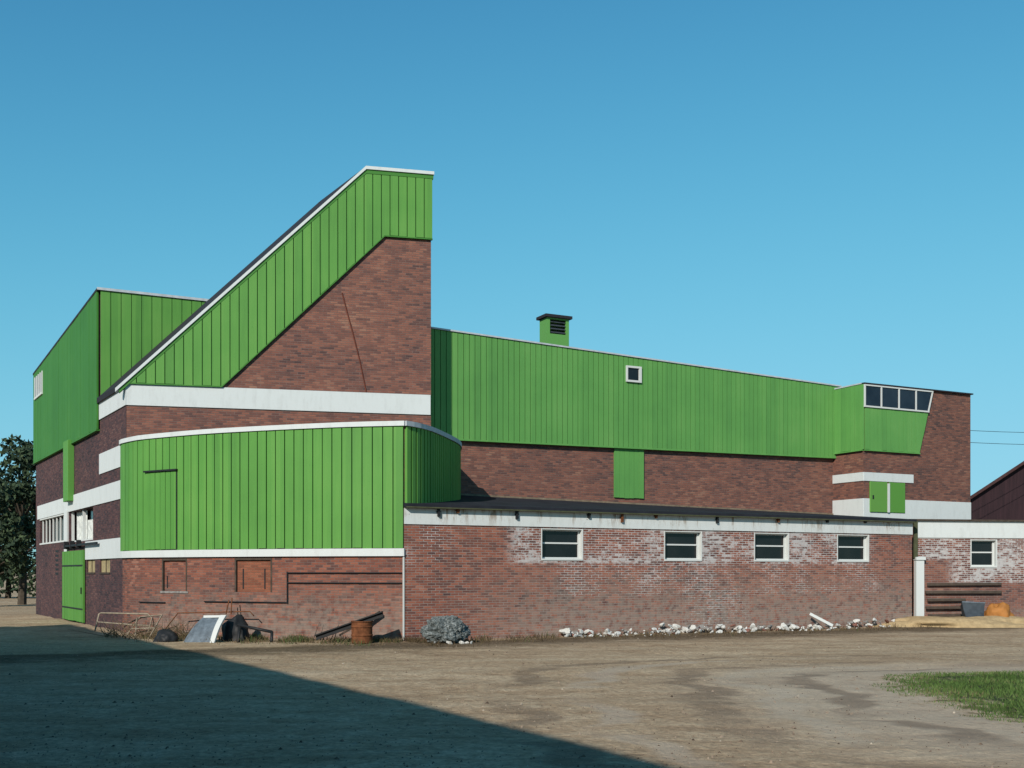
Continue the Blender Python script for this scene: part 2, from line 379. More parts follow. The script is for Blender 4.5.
# lean-to roof
zr = lambda s: 4.12-.012*s
bm = new()
e = Vector((*WING.n, 0))*.16
fl, fr = w3(WING, -.0, ZW+.11, .16), w3(WING, WING.L+.05, ZW+.08, .16)
bl, brr = w3(REAR, -.9, 4.36, -.02), w3(REAR, WING.L+.05, 4.05, -.02)
slab(bm, [fl, fr, brr, bl], .1); roof = obj('lean_to_roof', bm, M['bitumen'], shed)
bm = new(); band(bm, WING, 0, WING.L+.03, ZW+.002, ZW+.035, .0, .185, zf=lambda s: -.0016*s); obj('gutter', bm, M['mud'], roof)
bm = new(); band(bm, REAR, 1.0, REAR.hit(838), 4.34, 4.40, .0, .05, zf=lambda s: -.0172*s); obj('flashing', bm, flat('tan_mortar', (.17, .13, .09)), roof)
for px, hh in ((438, .2), (457, .1), (516, .22), (588, .14), (621, .24), (655, .1), (716, .2), (777, .13), (826, .1), (864, .08)):
    bm = new(); t_ = uw(px); wbox(bm, WING, t_-.035, t_+.03, ZW-hh, ZW+.0, .025, .1); wbox(bm, WING, t_-.06, t_+.06, ZW-hh*.5, ZW-hh*.5+.035, .026, .07)
    obj('gutter_bracket', bm, M['rust'] if px % 2 else M['dark'], roof)
# ---- rear hall
ur = lambda px: REAR.hit(px)
rS0, rS1 = ur(415), ur(850)
s_a, z_a = REAR.sz(455, 332.5); s_b, z_b = REAR.sz(838, 387)
rt = lambda s: z_a+(z_b-z_a)*(s-s_a)/(s_b-s_a)
zc0 = REAR.sz(480, 441)[1]; zc1 = REAR.sz(835, 458)[1]; rcb = lambda s: zc0+(zc1-zc0)*(s-ur(480))/(ur(835)-ur(480))
M['brick_rear'] = brick_mat('brick_rear', PUR, mortar=(.17, .135, .12), seed=4.1)
bm = new(); wall(bm, REAR, rS0, rS1, 3.0, lambda s: rt(s)-.06); rear_wall = obj('hall_wall', bm, M['brick_rear'], shed)
bm = new(); cladding(bm, REAR.shifted(-.1), rS0, ur(838), rcb, lambda s: rt(s)-.03, board=.205, gap=.022); rear_clad = obj('hall_cladding', bm, M['green_rear'], shed)
bm = new(); band(bm, REAR, rS0, ur(838), -.035, .02, -.02, .17, zf=rcb, step=50); obj('drip_board', bm, M['green_rear'], rear_clad)
bm = new(); band(bm, REAR, rS0, ur(838), -.022, .03, -.3, .2, zf=rt); obj('roof_edge', bm, M['zinc'], rear_clad)
bm = new(); slab(bm, [w3(REAR, rS0, rt(rS0)+.0, -.1), w3(REAR, rS1, rt(rS1)+.0, -.1), w3(REAR, rS1, rt(rS1)-.35, -10), w3(REAR, rS0, rt(rS0)-.35, -10)], .2); obj('hall_roof', bm, M['tile'], shed)
bm = new(); BK = Line(REAR.p(rS1)-REAR.n*10, REAR.p(rS0)-REAR.n*10); wall(bm, BK, 0, BK.L, 0, 8.2)
SR = Line(REAR.p(rS1), REAR.p(rS1)-REAR.n*10); wall(bm, SR, 0, 10, 0, 8.2); obj('hall_back_wall', bm, M['brick_rear'], shed)
# green door under the cladding
a, b = ur(613.5), ur(643)
bm = new(); cladding(bm, REAR.shifted(-.01), a, b, 4.37, rcb((a+b)/2)-.03, board=.2, gap=.008, t=.05); obj('hall_door', bm, M['green_rear'], shed)
# small window in the cladding
RC = REAR.shifted(-.15)
(a, z1), (b, z0) = REAR.sz(623.3, 366.3), REAR.sz(638.4, 383.8)
bm = new()
for q in ((a, a+.06, z0, z1), (b-.1, b, z0, z1)): wbox(bm, RC, *q, -.03, .07)
wbox(bm, RC, a+.06, b-.1, z1-.07, z1, -.03, .068); wbox(bm, RC, a+.06, b-.1, z0, z0+.07, -.03, .075)
sw = obj('hall_window', bm, M['white_wood'], shed)
bm = new(); wbox(bm, RC, a+.05, b-.09, z0+.06, z1-.06, .0, .012); obj('pane', bm, M['glass'], sw)
# roof vent turret
RV = REAR.shifted(.9)
(a, zt_), (b, _) = RV.sz(547, 317), RV.sz(569, 317)
zb_ = rt(a)-.4
dep = .55
bm = new(); p = w3(RV, a, zb_, 0); d3 = Vector((*RV.d, 0))
zl0, zl1 = RV.sz(556, 334)[1], RV.sz(556, 319.5)[1]
# walls of the turret, open at the louvre
box_pts(bm, p, d3*(b-a), b3*dep, Vector((0, 0, zl0-zb_)))
box_pts(bm, p+Vector((0, 0, zl0-zb_)), d3*.12, b3*dep, Vector((0, 0, zt_-zl0))); box_pts(bm, p+d3*(b-a-.12)+Vector((0, 0, zl0-zb_)), d3*.12, b3*dep, Vector((0, 0, zt_-zl0)))
box_pts(bm, p+d3*.12+Vector((0, 0, zl1-zb_)), d3*(b-a-.24), b3*dep, Vector((0, 0, zt_-zl1)))
box_pts(bm, p+d3*.12+b3*.3+Vector((0, 0, zl0-zb_)), d3*(b-a-.24), b3*.04, Vector((0, 0, zl1-zl0)))
vent = obj('roof_vent', bm, M['green_rear'], shed)
bm = new(); box_pts(bm, p-d3*.09-b3*.09+Vector((0, 0, zt_-zb_+.004)), d3*(b-a+.18), b3*(dep+.18), Vector((0, 0, .1))); obj('vent_cap', bm, M['tile'], vent)
bm = new()
for i in range(4):
    z = zl0+(zl1-zl0)*(i+.35)/4.2
    box_pts(bm, p+d3*.121+b3*.02+Vector((0, 0, z-zb_)), d3*(b-a-.242), b3*.16+Vector((0, 0, .1)), Vector((0, 0, .02)))
obj('louvre', bm, M['slate'], vent)
# ---- right block
ub = lambda px: BLK.hit(px)
bS0, bS1 = ub(863.5), ub(970.5)
ZB = BLK.sz(900, 386.5)[1]
M['brick_block'] = brick_mat('brick_block', PUR, mortar=(.16, .125, .11), seed=7.7, tone=.92)
BSL = D_REAR-D_BLK+.6; BSIDE = Line(BLK.p(bS0)-BLK.n*BSL, BLK.p(bS0))
doorL, doorR = ub(869), ub(904)
bm = new(); wall(bm, BLK, bS0, bS1, 2.5, ZB-.05); blk_wall = obj('block_wall', bm, M['brick_block'], shed)
bm = new(); wall(bm, BSIDE, 0, BSL, 2.5, ZB-.05); 
BR = Line(BLK.p(bS1), BLK.p(bS1)-BLK.n*9); wall(bm, BR, 0, 9, 0, ZB-.05)
BB = Line(BR.p(9), BR.p(9)-BLK.d*(bS1-bS0)); wall(bm, BB, 0, bS1-bS0, 0, ZB-.05); obj('block_side_wall', bm, M['brick_block'], shed)
zgb = BLK.sz(880, 450.5)[1]; zwb = BLK.sz(890, 408)[1]
se_t, se_b = ub(932), ub(918.5)
edge = lambda z: se_b+(se_t-se_b)*(z-zgb)/(ZB-zgb)
bm = new()
CB = BLK.shifted(-.02)
cladding(bm, CB, bS0+.02, edge(zgb), zgb, ZB-.06, gap=.01, board=.22, t=.045)
n = 6                                          # slanting last boards
for i in range(n):
    pass
L_ = edge(zgb)
def ztri(s): return ZB-.06
def zbt(s): return zgb+(s-se_b)/(se_t-se_b)*(ZB-zgb)
cladding(bm, CB, L_, se_t, zbt, ztri, gap=.008, board=.2, t=.045)
CS = BSIDE.shifted(-.02); cladding(bm, CS, 0.0, BSL+.06, zgb, ZB-.06, gap=.012, board=.22, t=.045)
blk_clad = obj('block_cladding', bm, M['green_rear'], shed)
bm = new(); band(bm, BLK, bS0, se_b, zgb-.05, zgb-.005, -.02, .1); band(bm, BSIDE, 0, BSL, zgb-.05, zgb-.005, -.02, .1); obj('drip_board', bm, M['green_rear'], blk_clad)
bm = new(); band(bm, BLK, bS0-.05, bS1+.05, ZB-.05, ZB, -.4, .1); obj('roof_edge', bm, M['tile'], blk_clad)
bm = new(); band(bm, BSIDE, .2, BSL-.05, ZB-.046, ZB+.004, -.4, .085); obj('roof_edge', bm, M['zinc'], blk_clad)
bm = new(); slab(bm, [w3(BLK, bS0-.02, ZB-.01, -.1), w3(BLK, bS1, ZB-.01, -.1), w3(BLK, bS1, ZB-.15, -9), w3(BLK, bS0-.02, ZB-.15, -9)], .2); obj('block_roof', bm, M['tile'], shed)
# strip window
bm = new(); wa, wb = ub(863.2), ub(931); wtop = ZB-.12
bw = lambda z: edge(z)-.04
nb = 4; fr_ = []
def bar(bm, sb, st, z0, z1, w=.06):
    o = w3(BLK, sb-w/2, z0, .06); t = w3(BLK, st-w/2, z1, .06); d = Vector((*BLK.d, 0)); nn = Vector((*BLK.n, 0))
    box_pts(bm, o, d*w, nn*.05, t-o)
ss = [wa, ub(879.6), ub(897.2), ub(914.2)]
for s in ss: bar(bm, s, s, zwb, wtop)
bar(bm, bw(zwb), bw(wtop), zwb, wtop)
wbox(bm, BLK, wa-.03, bw(zwb)+.03, zwb-.06, zwb, .055, .115); wbox(bm, BLK, wa-.03, bw(wtop)+.03, wtop, wtop+.05, .055, .115)
strip = obj('strip_window', bm, M['white_wood'], shed)
for i in range(4):
    a = ss[i]; bz0, bz1 = (ss[i+1], ss[i+1]) if i < 3 else (bw(zwb), bw(wtop))
    bm = new(); quad(bm, [w3(BLK, a, zwb, .078+.001*i), w3(BLK, bz0, zwb, .078+.001*i), w3(BLK, bz1, wtop, .078+.001*i), w3(BLK, a, wtop, .078+.001*i)]); obj('pane', bm, M['glass_blue'], strip)
# white bands and hatch doors
zA, zB2 = BLK.sz(890, 473.5)[1], BLK.sz(890, 482)[1]
bm = new(); band(bm, BLK, bS0, ub(913), zB2, zA, -.02, .03); band(bm, BSIDE, .0, BSL-.001, zB2, zA, -.02, .029); obj('white_band', bm, M['white'], blk_wall)
zA, zB3 = BLK.sz(920, 500.5)[1], BLK.sz(920, 515.5)[1]-.25
bm = new(); band(bm, BLK, bS0, bS1-.0, zB3, zA, -.02, .03); band(bm, BSIDE, .0, BSL-.001, zB3, zA, -.02, .029); obj('white_band', bm, M['white'], blk_wall)
dz0, dz1 = BLK.sz(886, 512.5)[1], zB2-.02
mid_ = ub(887.5)
bm = new(); wbox(bm, BLK, doorL, mid_-.08, dz0, dz1, .01, .08, .008); hd = obj('hatch_door', bm, M['green_pale'], shed)
bm = new(); wbox(bm, BLK, doorL+.1, doorL+.16, dz0+.5, dz0+.64, .07, .1); obj('handle', bm, M['dark'], hd)
bm = new(); wbox(bm, BLK, mid_+.04, doorR, dz0, dz1, .01, .065, .008); hd2 = obj('hatch_door', bm, M['green_door'], shed)
bm = new(); wbox(bm, BLK, mid_-.07, mid_+.03, dz0, dz1-.05, .0, .1); obj('door_post', bm, M['white_wood'], shed)
# ---- tower
ut = lambda px: TOWER.hit(px)
ZT0 = 7.31
sp, zp = TOWER.sz(366, 168); se, ze = TOWER.sz(431, 178.5); zp = ze = (zp+ze)/2
tout = lambda s: ZT0+(zp-ZT0)*min(max(s, 0)/sp, 1.0)
M['brick_tower'] = brick_mat('brick_tower', PUR, mortar=(.175, .135, .12), seed=2.2)
TW = TOWER.L
bm = new(); wall(bm, TOWER, 0, TW, 1.0, lambda s: tout(s)-.05, extra=[sp]); tower_wall = obj('tower_wall', bm, M['brick_tower'], shed)
# green band, lower edge follows the photograph's kinks
k0, k1 = ut(222), ut(384.5); zk0 = 7.31; zk1 = TOWER.sz(384, 236)[1]
def tb(s):
    if s < k0: return zk0
    if s < k1: return zk0+(zk1-zk0)*(s-k0)/(k1-k0)
    return zk1
bm = new(); cladding(bm, TOWER.shifted(-.03), .02, TW+.04, tb, lambda s: tout(s)-.09, extra=[k0, k1, sp]); tower_clad = obj('tower_cladding', bm, M['green'], shed)
bm = new()
for a, b in ((.0, k0), (k0, k1), (k1, TW+.04)):
    band(bm, TOWER, a, b, -.035, .0, -.02, .09, zf=tb)
obj('drip_board', bm, M['green_deep'], tower_clad)
bm = new()
band(bm, TOWER, -.2, sp, -.12, -.0, -.02, .10, zf=lambda s: ZT0+(zp-ZT0)*s/sp); band(bm, TOWER, sp, TW+.06, zp-.12, zp, -.02, .101)
obj('barge_board', bm, M['green_deep'], tower_clad)
bm = new()
band(bm, TOWER, -.3, sp, -.0+.002, .11, -.1, .14, zf=lambda s: ZT0+(zp-ZT0)*s/sp); band(bm, TOWER, sp, TW+.08, zp+.002, zp+.1, -.1, .141)
obj('verge_trim', bm, M['white'], tower_clad)
# tower depth: back along the left facade
ldir = -LEFT.d; c0s = LEFT.hit(100); TD = LEFT.L-c0s
backv = Vector((*(ldir*TD), 0))
bm = new()
A0 = w3(TOWER, -.1, ZT0-.1*(zp-ZT0)/sp+.13, .02); A1 = w3(TOWER, sp, zp+.125, .02); A2 = w3(TOWER, TW, zp+.085, .02)
slab(bm, [A0, A1, A1+backv, A0+backv], .16); slab(bm, [A1, A2, A2+backv, A1+backv], .14)
obj('tower_roof', bm, M['tile'], shed)
TR = Line(T1, T1+Vector((-TOWER.n.x, -TOWER.n.y))*3); 
bm = new(); wall(bm, TR, 0, 3, 1, zp-.05)
TBk = Line(TR.p(3), Vector(T0)+ldir*TD); wall(bm, TBk, 0, TBk.L, 5, lambda s: tout(sp+(TW-sp)-s*TW/TBk.L)-.1, step=.5); obj('tower_back_wall', bm, M['brick_tower'], shed)
bm = new(); bs, _ = TOWER.sz(428.5, 400)
band(bm, TOWER, 0, TW-.02, 6.66, 7.28, -.02, .035); obj('white_band', bm, M['white'], tower_wall)
bm = new(); pts = [at(342, 293, 1), at(352, 330, 1), at(361, 365, 1), at(368, 396, 1)]
P = []
for px, py in ((342, 293), (347, 312), (353, 334), (360, 362), (367, 396)):
    t, z = TOWER.sz(px, py); P.append(w3(TOWER, t, z, .008))
tube(bm, P, .022, 6); obj('rusty_tie_bar', bm, M['rustline'], tower_wall)
# ---- left facade
ul = lambda px: LEFT.hit(px)
def lz(px, py): return LEFT.sz(px, py)[1]
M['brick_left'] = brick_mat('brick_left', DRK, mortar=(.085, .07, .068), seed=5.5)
ZG = 6.36
w1 = (ul(40), ul(64.5), 2.87, 3.93); w2 = (ul(69.5), ul(93), 2.82, 3.93); dr = (ul(65), ul(85.5), -.05, 2.47)
yw = [(ul(86.8), ul(95), 1.74, 2.16), (ul(100), ul(110), 1.74, 2.16)]
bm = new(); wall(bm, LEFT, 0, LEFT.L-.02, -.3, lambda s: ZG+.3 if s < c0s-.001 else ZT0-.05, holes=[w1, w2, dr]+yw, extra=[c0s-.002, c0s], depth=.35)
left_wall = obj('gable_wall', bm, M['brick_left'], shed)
bm = new(); band(bm, LEFT, ul(38), ul(124), 3.94, 4.5, -.02, .03); obj('white_band', bm, M['white'], left_wall)
bm = new(); band(bm, LEFT, c0s, ul(124), 4.9, 5.55, -.02, .03); obj('white_band', bm, M['white'], left_wall)
bm = new(); band(bm, LEFT, c0s, LEFT.L+.034, 6.66, 7.279, -.02, .035); obj('white_band', bm, M['white'], left_wall)
bm = new(); band(bm, LEFT, ul(86), ul(124), 2.17, 2.78, -.02, .03); obj('white_band', bm, M['white'], left_wall)
bm = new(); band(bm, LEFT, c0s-.05, LEFT.L+.06, ZT0-.04, ZT0+.05, -.1, .10); obj('eave_gutter', bm, M['dark'], left_wall)
bm = new(); wbox(bm, LEFT, ul(65.6), ul(68.6), 2.5, 4.0, -.1, .06); obj('white_post', bm, M['white'], left_wall)
# barred window
bm = new(); s0, s1, z0, z1 = w1
wbox(bm, LEFT, s0, s1, z0, z0+.06, -.15, .02); wbox(bm, LEFT, s0, s1, z1-.05, z1, -.15, .01)
n = 7
for i in range(n):
    s = s0+(s1-s0)*(i+.5)/n; wbox(bm, LEFT, s-.025, s+.025, z0+.06, z1-.05, -.09, -.04)
o = obj('barred_window', bm, M['white_wood'], shed)
bm = new(); wbox(bm, LEFT, s0, s1, z0, z1, -.34, -.3); obj('pane', bm, M['glass'], o)
bm = new(); s0, s1, z0, z1 = w2
for a, b, c, d in ((s0, s0+.07, z0, z1), (s1-.06, s1, z0, z1), (s0+.07, s1-.06, z0, z0+.06), ((s0+s1)/2-.04, (s0+s1)/2+.04, z0+.06, z1)): wbox(bm, LEFT, a, b, c, d, -.16, -.07)
o = obj('curtained_window', bm, M['white_wood'], shed)
bm = new(); wbox(bm, LEFT, s0, s1, z0, z1, -.34, -.3); obj('pane', bm, M['glass'], o)
for f0, f1, zz in ((.05, .48, .98), (.52, .93, .66)):
    bm = new(); m_ = 24; sa = s0+(s1-s0)*f0; sb = s0+(s1-s0)*f1
    for i in range(m_):
        a = sa+(sb-sa)*i/m_; b = sa+(sb-sa)*(i+1)/m_; oa = -.23+.03*math.sin(i*1.3); ob_ = -.23+.03*math.sin((i+1)*1.3)
        h = z0+(z1-z0)*zz
        quad(bm, [w3(LEFT, a, z0+.05, oa), w3(LEFT, b, z0+.05, ob_), w3(LEFT, b, h, ob_), w3(LEFT, a, h, oa)])
    obj('curtain', bm, M['curtain'], o)
# boarded little windows
for (a, b, c, d) in yw:
    bm = new(); wbox(bm, LEFT, a, b, c, d, -.1, -.05); o = obj('boarded_window', bm, M['paper'], shed)
    bm = new(); wbox(bm, LEFT, a+.0, b-.0, c-.05, c+.0, -.04, .03); wbox(bm, LEFT, (a+b)/2-.02, (a+b)/2+.02, c, d, -.05, -.03); obj('sill', bm, M['timber'], o)
# tall green door with sliding rail
DOORL = LEFT.shifted(-.03)
bm = new(); cladding(bm, DOORL, dr[0]-.05, dr[1]+.05, .03, 2.5, board=.24, gap=.015, t=.06); gd = obj('green_door', bm, M['green_door'], shed)
bm = new(); wbox(bm, DOORL, dr[1]-.2, dr[1]-.15, 1.0, 1.22, .06, .1); obj('handle', bm, M['dark'], gd)
for zz in (.45, 1.95):
    bm = new(); wbox(bm, DOORL, dr[0], dr[1]-.02, zz, zz+.05, .062, .074); obj('hinge_strap', bm, M['dark'], gd)
bm = new(); wbox(bm, LEFT, ul(68), ul(101), 2.65, 2.72, .1, .16)
for px in (69, 75, 81.5): wbox(bm, LEFT, ul(px)-.03, ul(px)+.03, 2.58, 2.86, .02, .17)
obj('door_rail', bm, M['dark'], shed)
# dovecote-like row of dark ventilation slots left of the door
for i in range(6):
    bm = new(); z = lz(57, 551+4.5*i); wbox(bm, LEFT, ul(55.5), ul(58.5), z-.05, z+.03, -.02, .004); obj('vent_slot', bm, M['dark'], left_wall)
# green downpipe box
bm = new(); wbox(bm, LEFT, ul(69.5), ul(74.3), lz(71, 501)-.03, ZG+.1, .0, .22, .01); obj('green_duct', bm, M['green'], shed)
# upper green hall over the left facade
C0 = LEFT.p(c0s)
zc_ = at(98, 290, C0.y).z; zfar = at(36, 374, FAR.y).z
lt = lambda s: zfar+(zc_-zfar)*s/c0s
bm = new(); cladding(bm, LEFT.shifted(-.05), 0, c0s+.02, ZG, lambda s: lt(s)-.03, gap=.008, board=.3); up_clad = obj('upper_cladding', bm, M['green_deep'], shed)
UF = Line(C0, C0+Vector((.905, .425))*7)
ufz = lambda s: zc_-.005*s
bm = new(); cladding(bm, UF.shifted(-.05), 0, 7, 6.6, lambda s: ufz(s)-.03, board=.32, gap=.022); obj('upper_front_cladding', bm, M['green'], shed)
bm = new(); wall(bm, UF, 0, 7, 4, lambda s: ufz(s)-.05); wall(bm, LEFT, 0, c0s, ZG-.1, lambda s: lt(s)-.04, off=.0)
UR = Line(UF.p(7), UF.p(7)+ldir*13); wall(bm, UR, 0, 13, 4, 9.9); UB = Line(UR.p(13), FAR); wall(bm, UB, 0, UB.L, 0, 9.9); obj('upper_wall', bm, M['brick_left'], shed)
bm = new(); band(bm, LEFT, 0-.05, c0s+.1, -.06, .02, -.2, .12, zf=lt); obj('roof_edge', bm, M['tile'], up_clad)
bm = new(); band(bm, UF, -.1, 7, -.03, .05, -.2, .16, zf=ufz); obj('roof_edge', bm, M['zinc'], up_clad)
bm = new(); band(bm, LEFT, 0, c0s, ZG-.05, ZG-.005, -.02, .12); obj('drip_board', bm, M['green_deep'], up_clad)
bm = new(); slab(bm, [Vector((*C0, zc_)), Vector((*UF.p(7), ufz(7))), Vector((*UR.p(13), 9.95)), Vector((*FAR, zfar))], .15); obj('upper_roof', bm, M['tile'], shed)
(a, z1), (b, _) = LEFT.sz(36.5, 376), LEFT.sz(45.5, 370)
z0 = LEFT.sz(41, 396)[1]; z1 = lt(0)-.25; a = .55; b = ul(45.5)
bm = new(); LW = LEFT.shifted(-.1)
for i in range(5):
    s = a+(b-a)*i/4; wbox(bm, LW, s-.035, s+.035, z0, z1, -.02, .05)
wbox(bm, LW, a-.05, b+.05, z0-.08, z0, -.02, .06); o = obj('upper_window', bm, M['white_wood'], shed)
bm = new(); wbox(bm, LW, a, b, z0, z1, -.01, .012); obj('pane', bm, M['sheet'], o)
# ---- curved bay
ZBT, ZBG, ZBW = 5.58, 2.37, 2.16
M['brick_bay'] = brick_mat('brick_bay', RED, mortar=(.2, .175, .16), dust=(1.8, .66, 1.2, 4.5), seed=9.4, tone=.85)
M['brick_fill'] = brick_mat('brick_infill', [(.1, .04, .028), (.17, .06, .036), (.225, .078, .045), (.26, .1, .06)], mortar=(.2, .13, .09), seed=3.3)
bu = lambda px: BAY.hit(px)
h1 = (bu(162), bu(187), BAY.sz(175, 591)[1], ZBW-.02); h2 = (bu(234.5), bu(272), BAY.sz(253, 592)[1], ZBW-.02)
bm = new(); wall(bm, BAY, 0, BAY.L, -.3, ZBT-.1, holes=[h1, h2], step=.3, depth=.07); bay_wall = obj('bay_wall', bm, M['brick_bay'], shed)
for h, m in ((h1, M['brick_bay']), (h2, M['brick_fill'])):
    bm = new(); wall(bm, BAY, h[0], h[1], h[2], h[3], step=.3, off=-.06); pf = obj('bricked_up_window', bm, m, shed)
    bm = new(); band(bm, BAY, h[0], h[1], h[3]-.07, h[3]-.003, -.058, .008, step=.4)
    for s in (h[0], h[1]-.05): band(bm, BAY, s, s+.05, h[2], h[3]-.07, -.058, .006)
    obj('frame', bm, M['timber'], pf)
    for f in ((.2, .78) if h is h2 else (.16,)):
        bm = new(); s = h[0]+(h[1]-h[0])*f; band(bm, BAY, s-.02, s+.02, h[2]+.08, h[3]-(.3 if h is h2 else .5), -.062, -.052)
        obj('slit', bm, M['dark'], pf)
    if h is h1:
        bm = new(); band(bm, BAY, h[0]-.05, h[1]+.05, h[2]-.06, h[2]-.002, -.03, .02, step=.4); obj('sill', bm, M['grey_stone'], pf)
bm = new(); cladding(bm, BAY, 0, BAY.L+.0, ZBG, ZBT-.08, board=.275, gap=.028); bay_clad = obj('bay_cladding', bm, M['green'], shed)
bm = new(); cladding(bm, BAYR, 0, BAYR.L, 3.47, ZBT-.08, board=.2, gap=.06, t=.085); obj('bay_side_cladding', bm, M['green'], shed)
bm = new(); wall(bm, BAYR, 0, BAYR.L, 3.0, ZBT-.1, step=.3, off=-.002); obj('bay_side_wall', bm, M['brick_bay'], shed)
bm = new(); band(bm, BAY, 0, BAY.L+.02, ZBW, ZBG-.012, -.02, .07, step=.3); obj('white_band', bm, M['white'], bay_wall)
bm = new(); band(bm, BAY, -.02, BAY.L+.03, ZBT-.075, ZBT+.05, -.3, .10, step=.3); obj('roof_edge', bm, M['white'], bay_clad)
bm = new(); band(bm, BAYR, -.03, BAYR.L-1.2, ZBT-.073, ZBT+.052, -.3, .12, step=.3); obj('roof_edge', bm, M['zinc'], bay_clad)
bm = new()
pl = [Vector((*BAY.p(BAY.L*i/30), ZBT+.04)) for i in range(31)]+[Vector((*BAYR.p(BAYR.L*i/16), ZBT+.04)) for i in range(1, 17)]
slab(bm, pl, .1); obj('bay_roof', bm, M['bitumen'], shed)
# hatch in the curved boards
a, b = bu(147.5), bu(178.5); zt_ = BAY.sz(160, 472)[1]
bm = new(); cladding(bm, BAY, a, b, ZBG+.02, zt_, board=.22, gap=.014, t=.085, base=.05); hatch = obj('bay_hatch', bm, M['green'], shed)
bm = new(); band(bm, BAY, a-.02, b+.05, zt_+.0, zt_+.045, .0, .14, step=.4); band(bm, BAY, b+.005, b+.035, ZBG+.02, zt_, .02, .075); obj('hatch_rail', bm, M['dark'], hatch)
# conduits on the bay wall
def bp(px, py, off=.04):
    t, z = BAY.sz(px, py); return w3(BAY, t, z, off)
bm = new()
zA = BAY.sz(404, 572)[1]-.02; zC = BAY.sz(404, 583)[1]; zD = BAY.sz(250, 602)[1]
def run(px0, px1, z):
    a, b = bu(px0), bu(px1); tube(bm, [w3(BAY, a+(b-a)*i/12, z, .03) for i in range(13)], .019, 6)
run(288, 402, zA); run(288, 402, zC); run(205, 288, zD)
tube(bm, [w3(BAY, bu(288), zA+.03, .03), w3(BAY, bu(288), zD-.03, .03)], .019, 6)
obj('conduit', bm, M['dark'], bay_wall)
bm = new(); run(140, 166, zD-.05)
obj('conduit', bm, M['dark'], bay_wall)

# ------------------------------------------------------------------ annex at the right
A0p = plan(913.5, 36.75); ANX = Line(A0p, plan(1000, 37.3)); AL = 9.5
az = lambda px, py: ANX.sz(px, py)[1]
M['brick_annex'] = brick_mat('brick_annex', PUR, mortar=(.24, .22, .21), seed=6.6, dust=(.8, .5),
    white=[(-1, 20, 2.2, 3.1, .09), (ANX.hit(952), 20, 1.4, 2.5, .12)])
annex = thing('annex_shed', 'low whitewashed brick shed joined to the right end of the cowshed with one window', 'shed', (A0p.x, A0p.y, 0))
zt1, zb1 = az(960, 521), az(960, 538.5)
aw = (ANX.hit(970.5), ANX.hit(997), az(984, 567.5), az(984, 539.5))
bm = new(); wall(bm, ANX, 0, AL, -.3, zt1, holes=[aw], depth=.3)
AR = Line(ANX.p(AL), ANX.p(AL)-ANX.n*5); wall(bm, AR, 0, 5, -.3, zt1); annw = obj('wall', bm, M['brick_annex'], annex)
bm = new(); band(bm, ANX, 0, AL, zb1+.02, zt1-.003, -.02, .03); obj('white_band', bm, M['white'], annw)
bm = new(); slab(bm, [w3(ANX, -.2, zt1+.05, .12), w3(ANX, AL, zt1+.05, .12), w3(ANX, AL, zt1+.12, -5), w3(ANX, -.2, zt1+.12, -5)], .05); obj('roof', bm, M['timber'], annex)
window(annex, ANX, *aw)
bm = new(); wbox(bm, ANX, .02, ANX.hit(922), 0, az(918, 560), .0, .14); wbox(bm, ANX, .0, ANX.hit(923), az(918, 560), az(918, 560)+.1, -.01, .18); obj('white_pier', bm, M['white'], annex)
bm = new(); wbox(bm, ANX, -.03, .1, az(915, 562)+.12, zt1-.02, .03, .1); obj('drainpipe', bm, M['mud'], annex)
# horizontal boards propped on the annex wall
t = thing('board_stack', 'dark weathered boards propped in rows against the annex wall', 'boards', (*ANX.p(1.5), 0))
for i in range(5):
    bm = new(); y0 = .25+.26*i; s0 = ANX.hit(924+random.uniform(0, 2)); s1 = ANX.hit(964+random.uniform(-3, 3)) if i < 3 else ANX.hit(1000)
    o_ = w3(ANX, s0, y0, .12-.012*i); d3_ = Vector((*ANX.d, 0))*(s1-s0); n3 = Vector((*ANX.n, 0))
    box_pts(bm, o_, d3_+Vector((0, 0, random.uniform(-.02, .02))), n3*.035, Vector((0, 0, .09))-n3*.02, .004)
    obj('board', bm, M['timber'], t)

# ------------------------------------------------------------------ neighbouring house (dark gable at right)
hs = thing('neighbour_house', 'dark maroon gabled roof of a house behind the annex at the right', 'house', (27.5, 58, 0))
hp = lambda px, py, Y=58: at(px, py, Y)
ridge = at(1032, 457, 58); e0 = at(962, 503, 58); hw = ridge.x-e0.x; ez = e0.z
k = N('weathered_gable'); uvo = k.ob(); nn = k.noise(k.mapv(uvo, scale=(6, 1, .4)), 1.5, 4)
M['gable'] = k.col(k.ramp(nn, [(.3, (.016, .008, .011)), (.7, (.032, .015, .019))]))
M['roof_red'] = flat('roof_tiles', (.05, .024, .024), .85, scale=4)
hv = Vector((.47, .95, 0))*11
def hq(pts): return [Vector(q) for q in pts]
x0, x1 = e0.x+.3, e0.x+2*hw-.3
fr = hq([(x0, 58.2, -.2), (x1, 58.2, -.2), (x1, 58.2, ez), (ridge.x, 58.2, ridge.z-.15), (x0, 58.2, ez)]); bk = [q+hv for q in fr]
bm = new(); quad(bm, fr); quad(bm, bk[::-1])
quad(bm, [bk[0], fr[0], fr[4], bk[4]]); quad(bm, [fr[1], bk[1], bk[2], fr[2]])
obj('wall', bm, M['gable'], hs)
fe = -hv*.03
a_, b_, c_ = Vector((e0.x, 58.2, ez)), Vector((ridge.x, 58.2, ridge.z)), Vector((e0.x+2*hw, 58.2, ez))
bm = new(); slab(bm, [a_+fe, b_+fe, b_+hv*1.03, a_+hv*1.03], .18); slab(bm, [b_+fe, c_+fe, c_+hv*1.03, b_+hv*1.03], .18)
obj('roof', bm, M['roof_red'], hs)

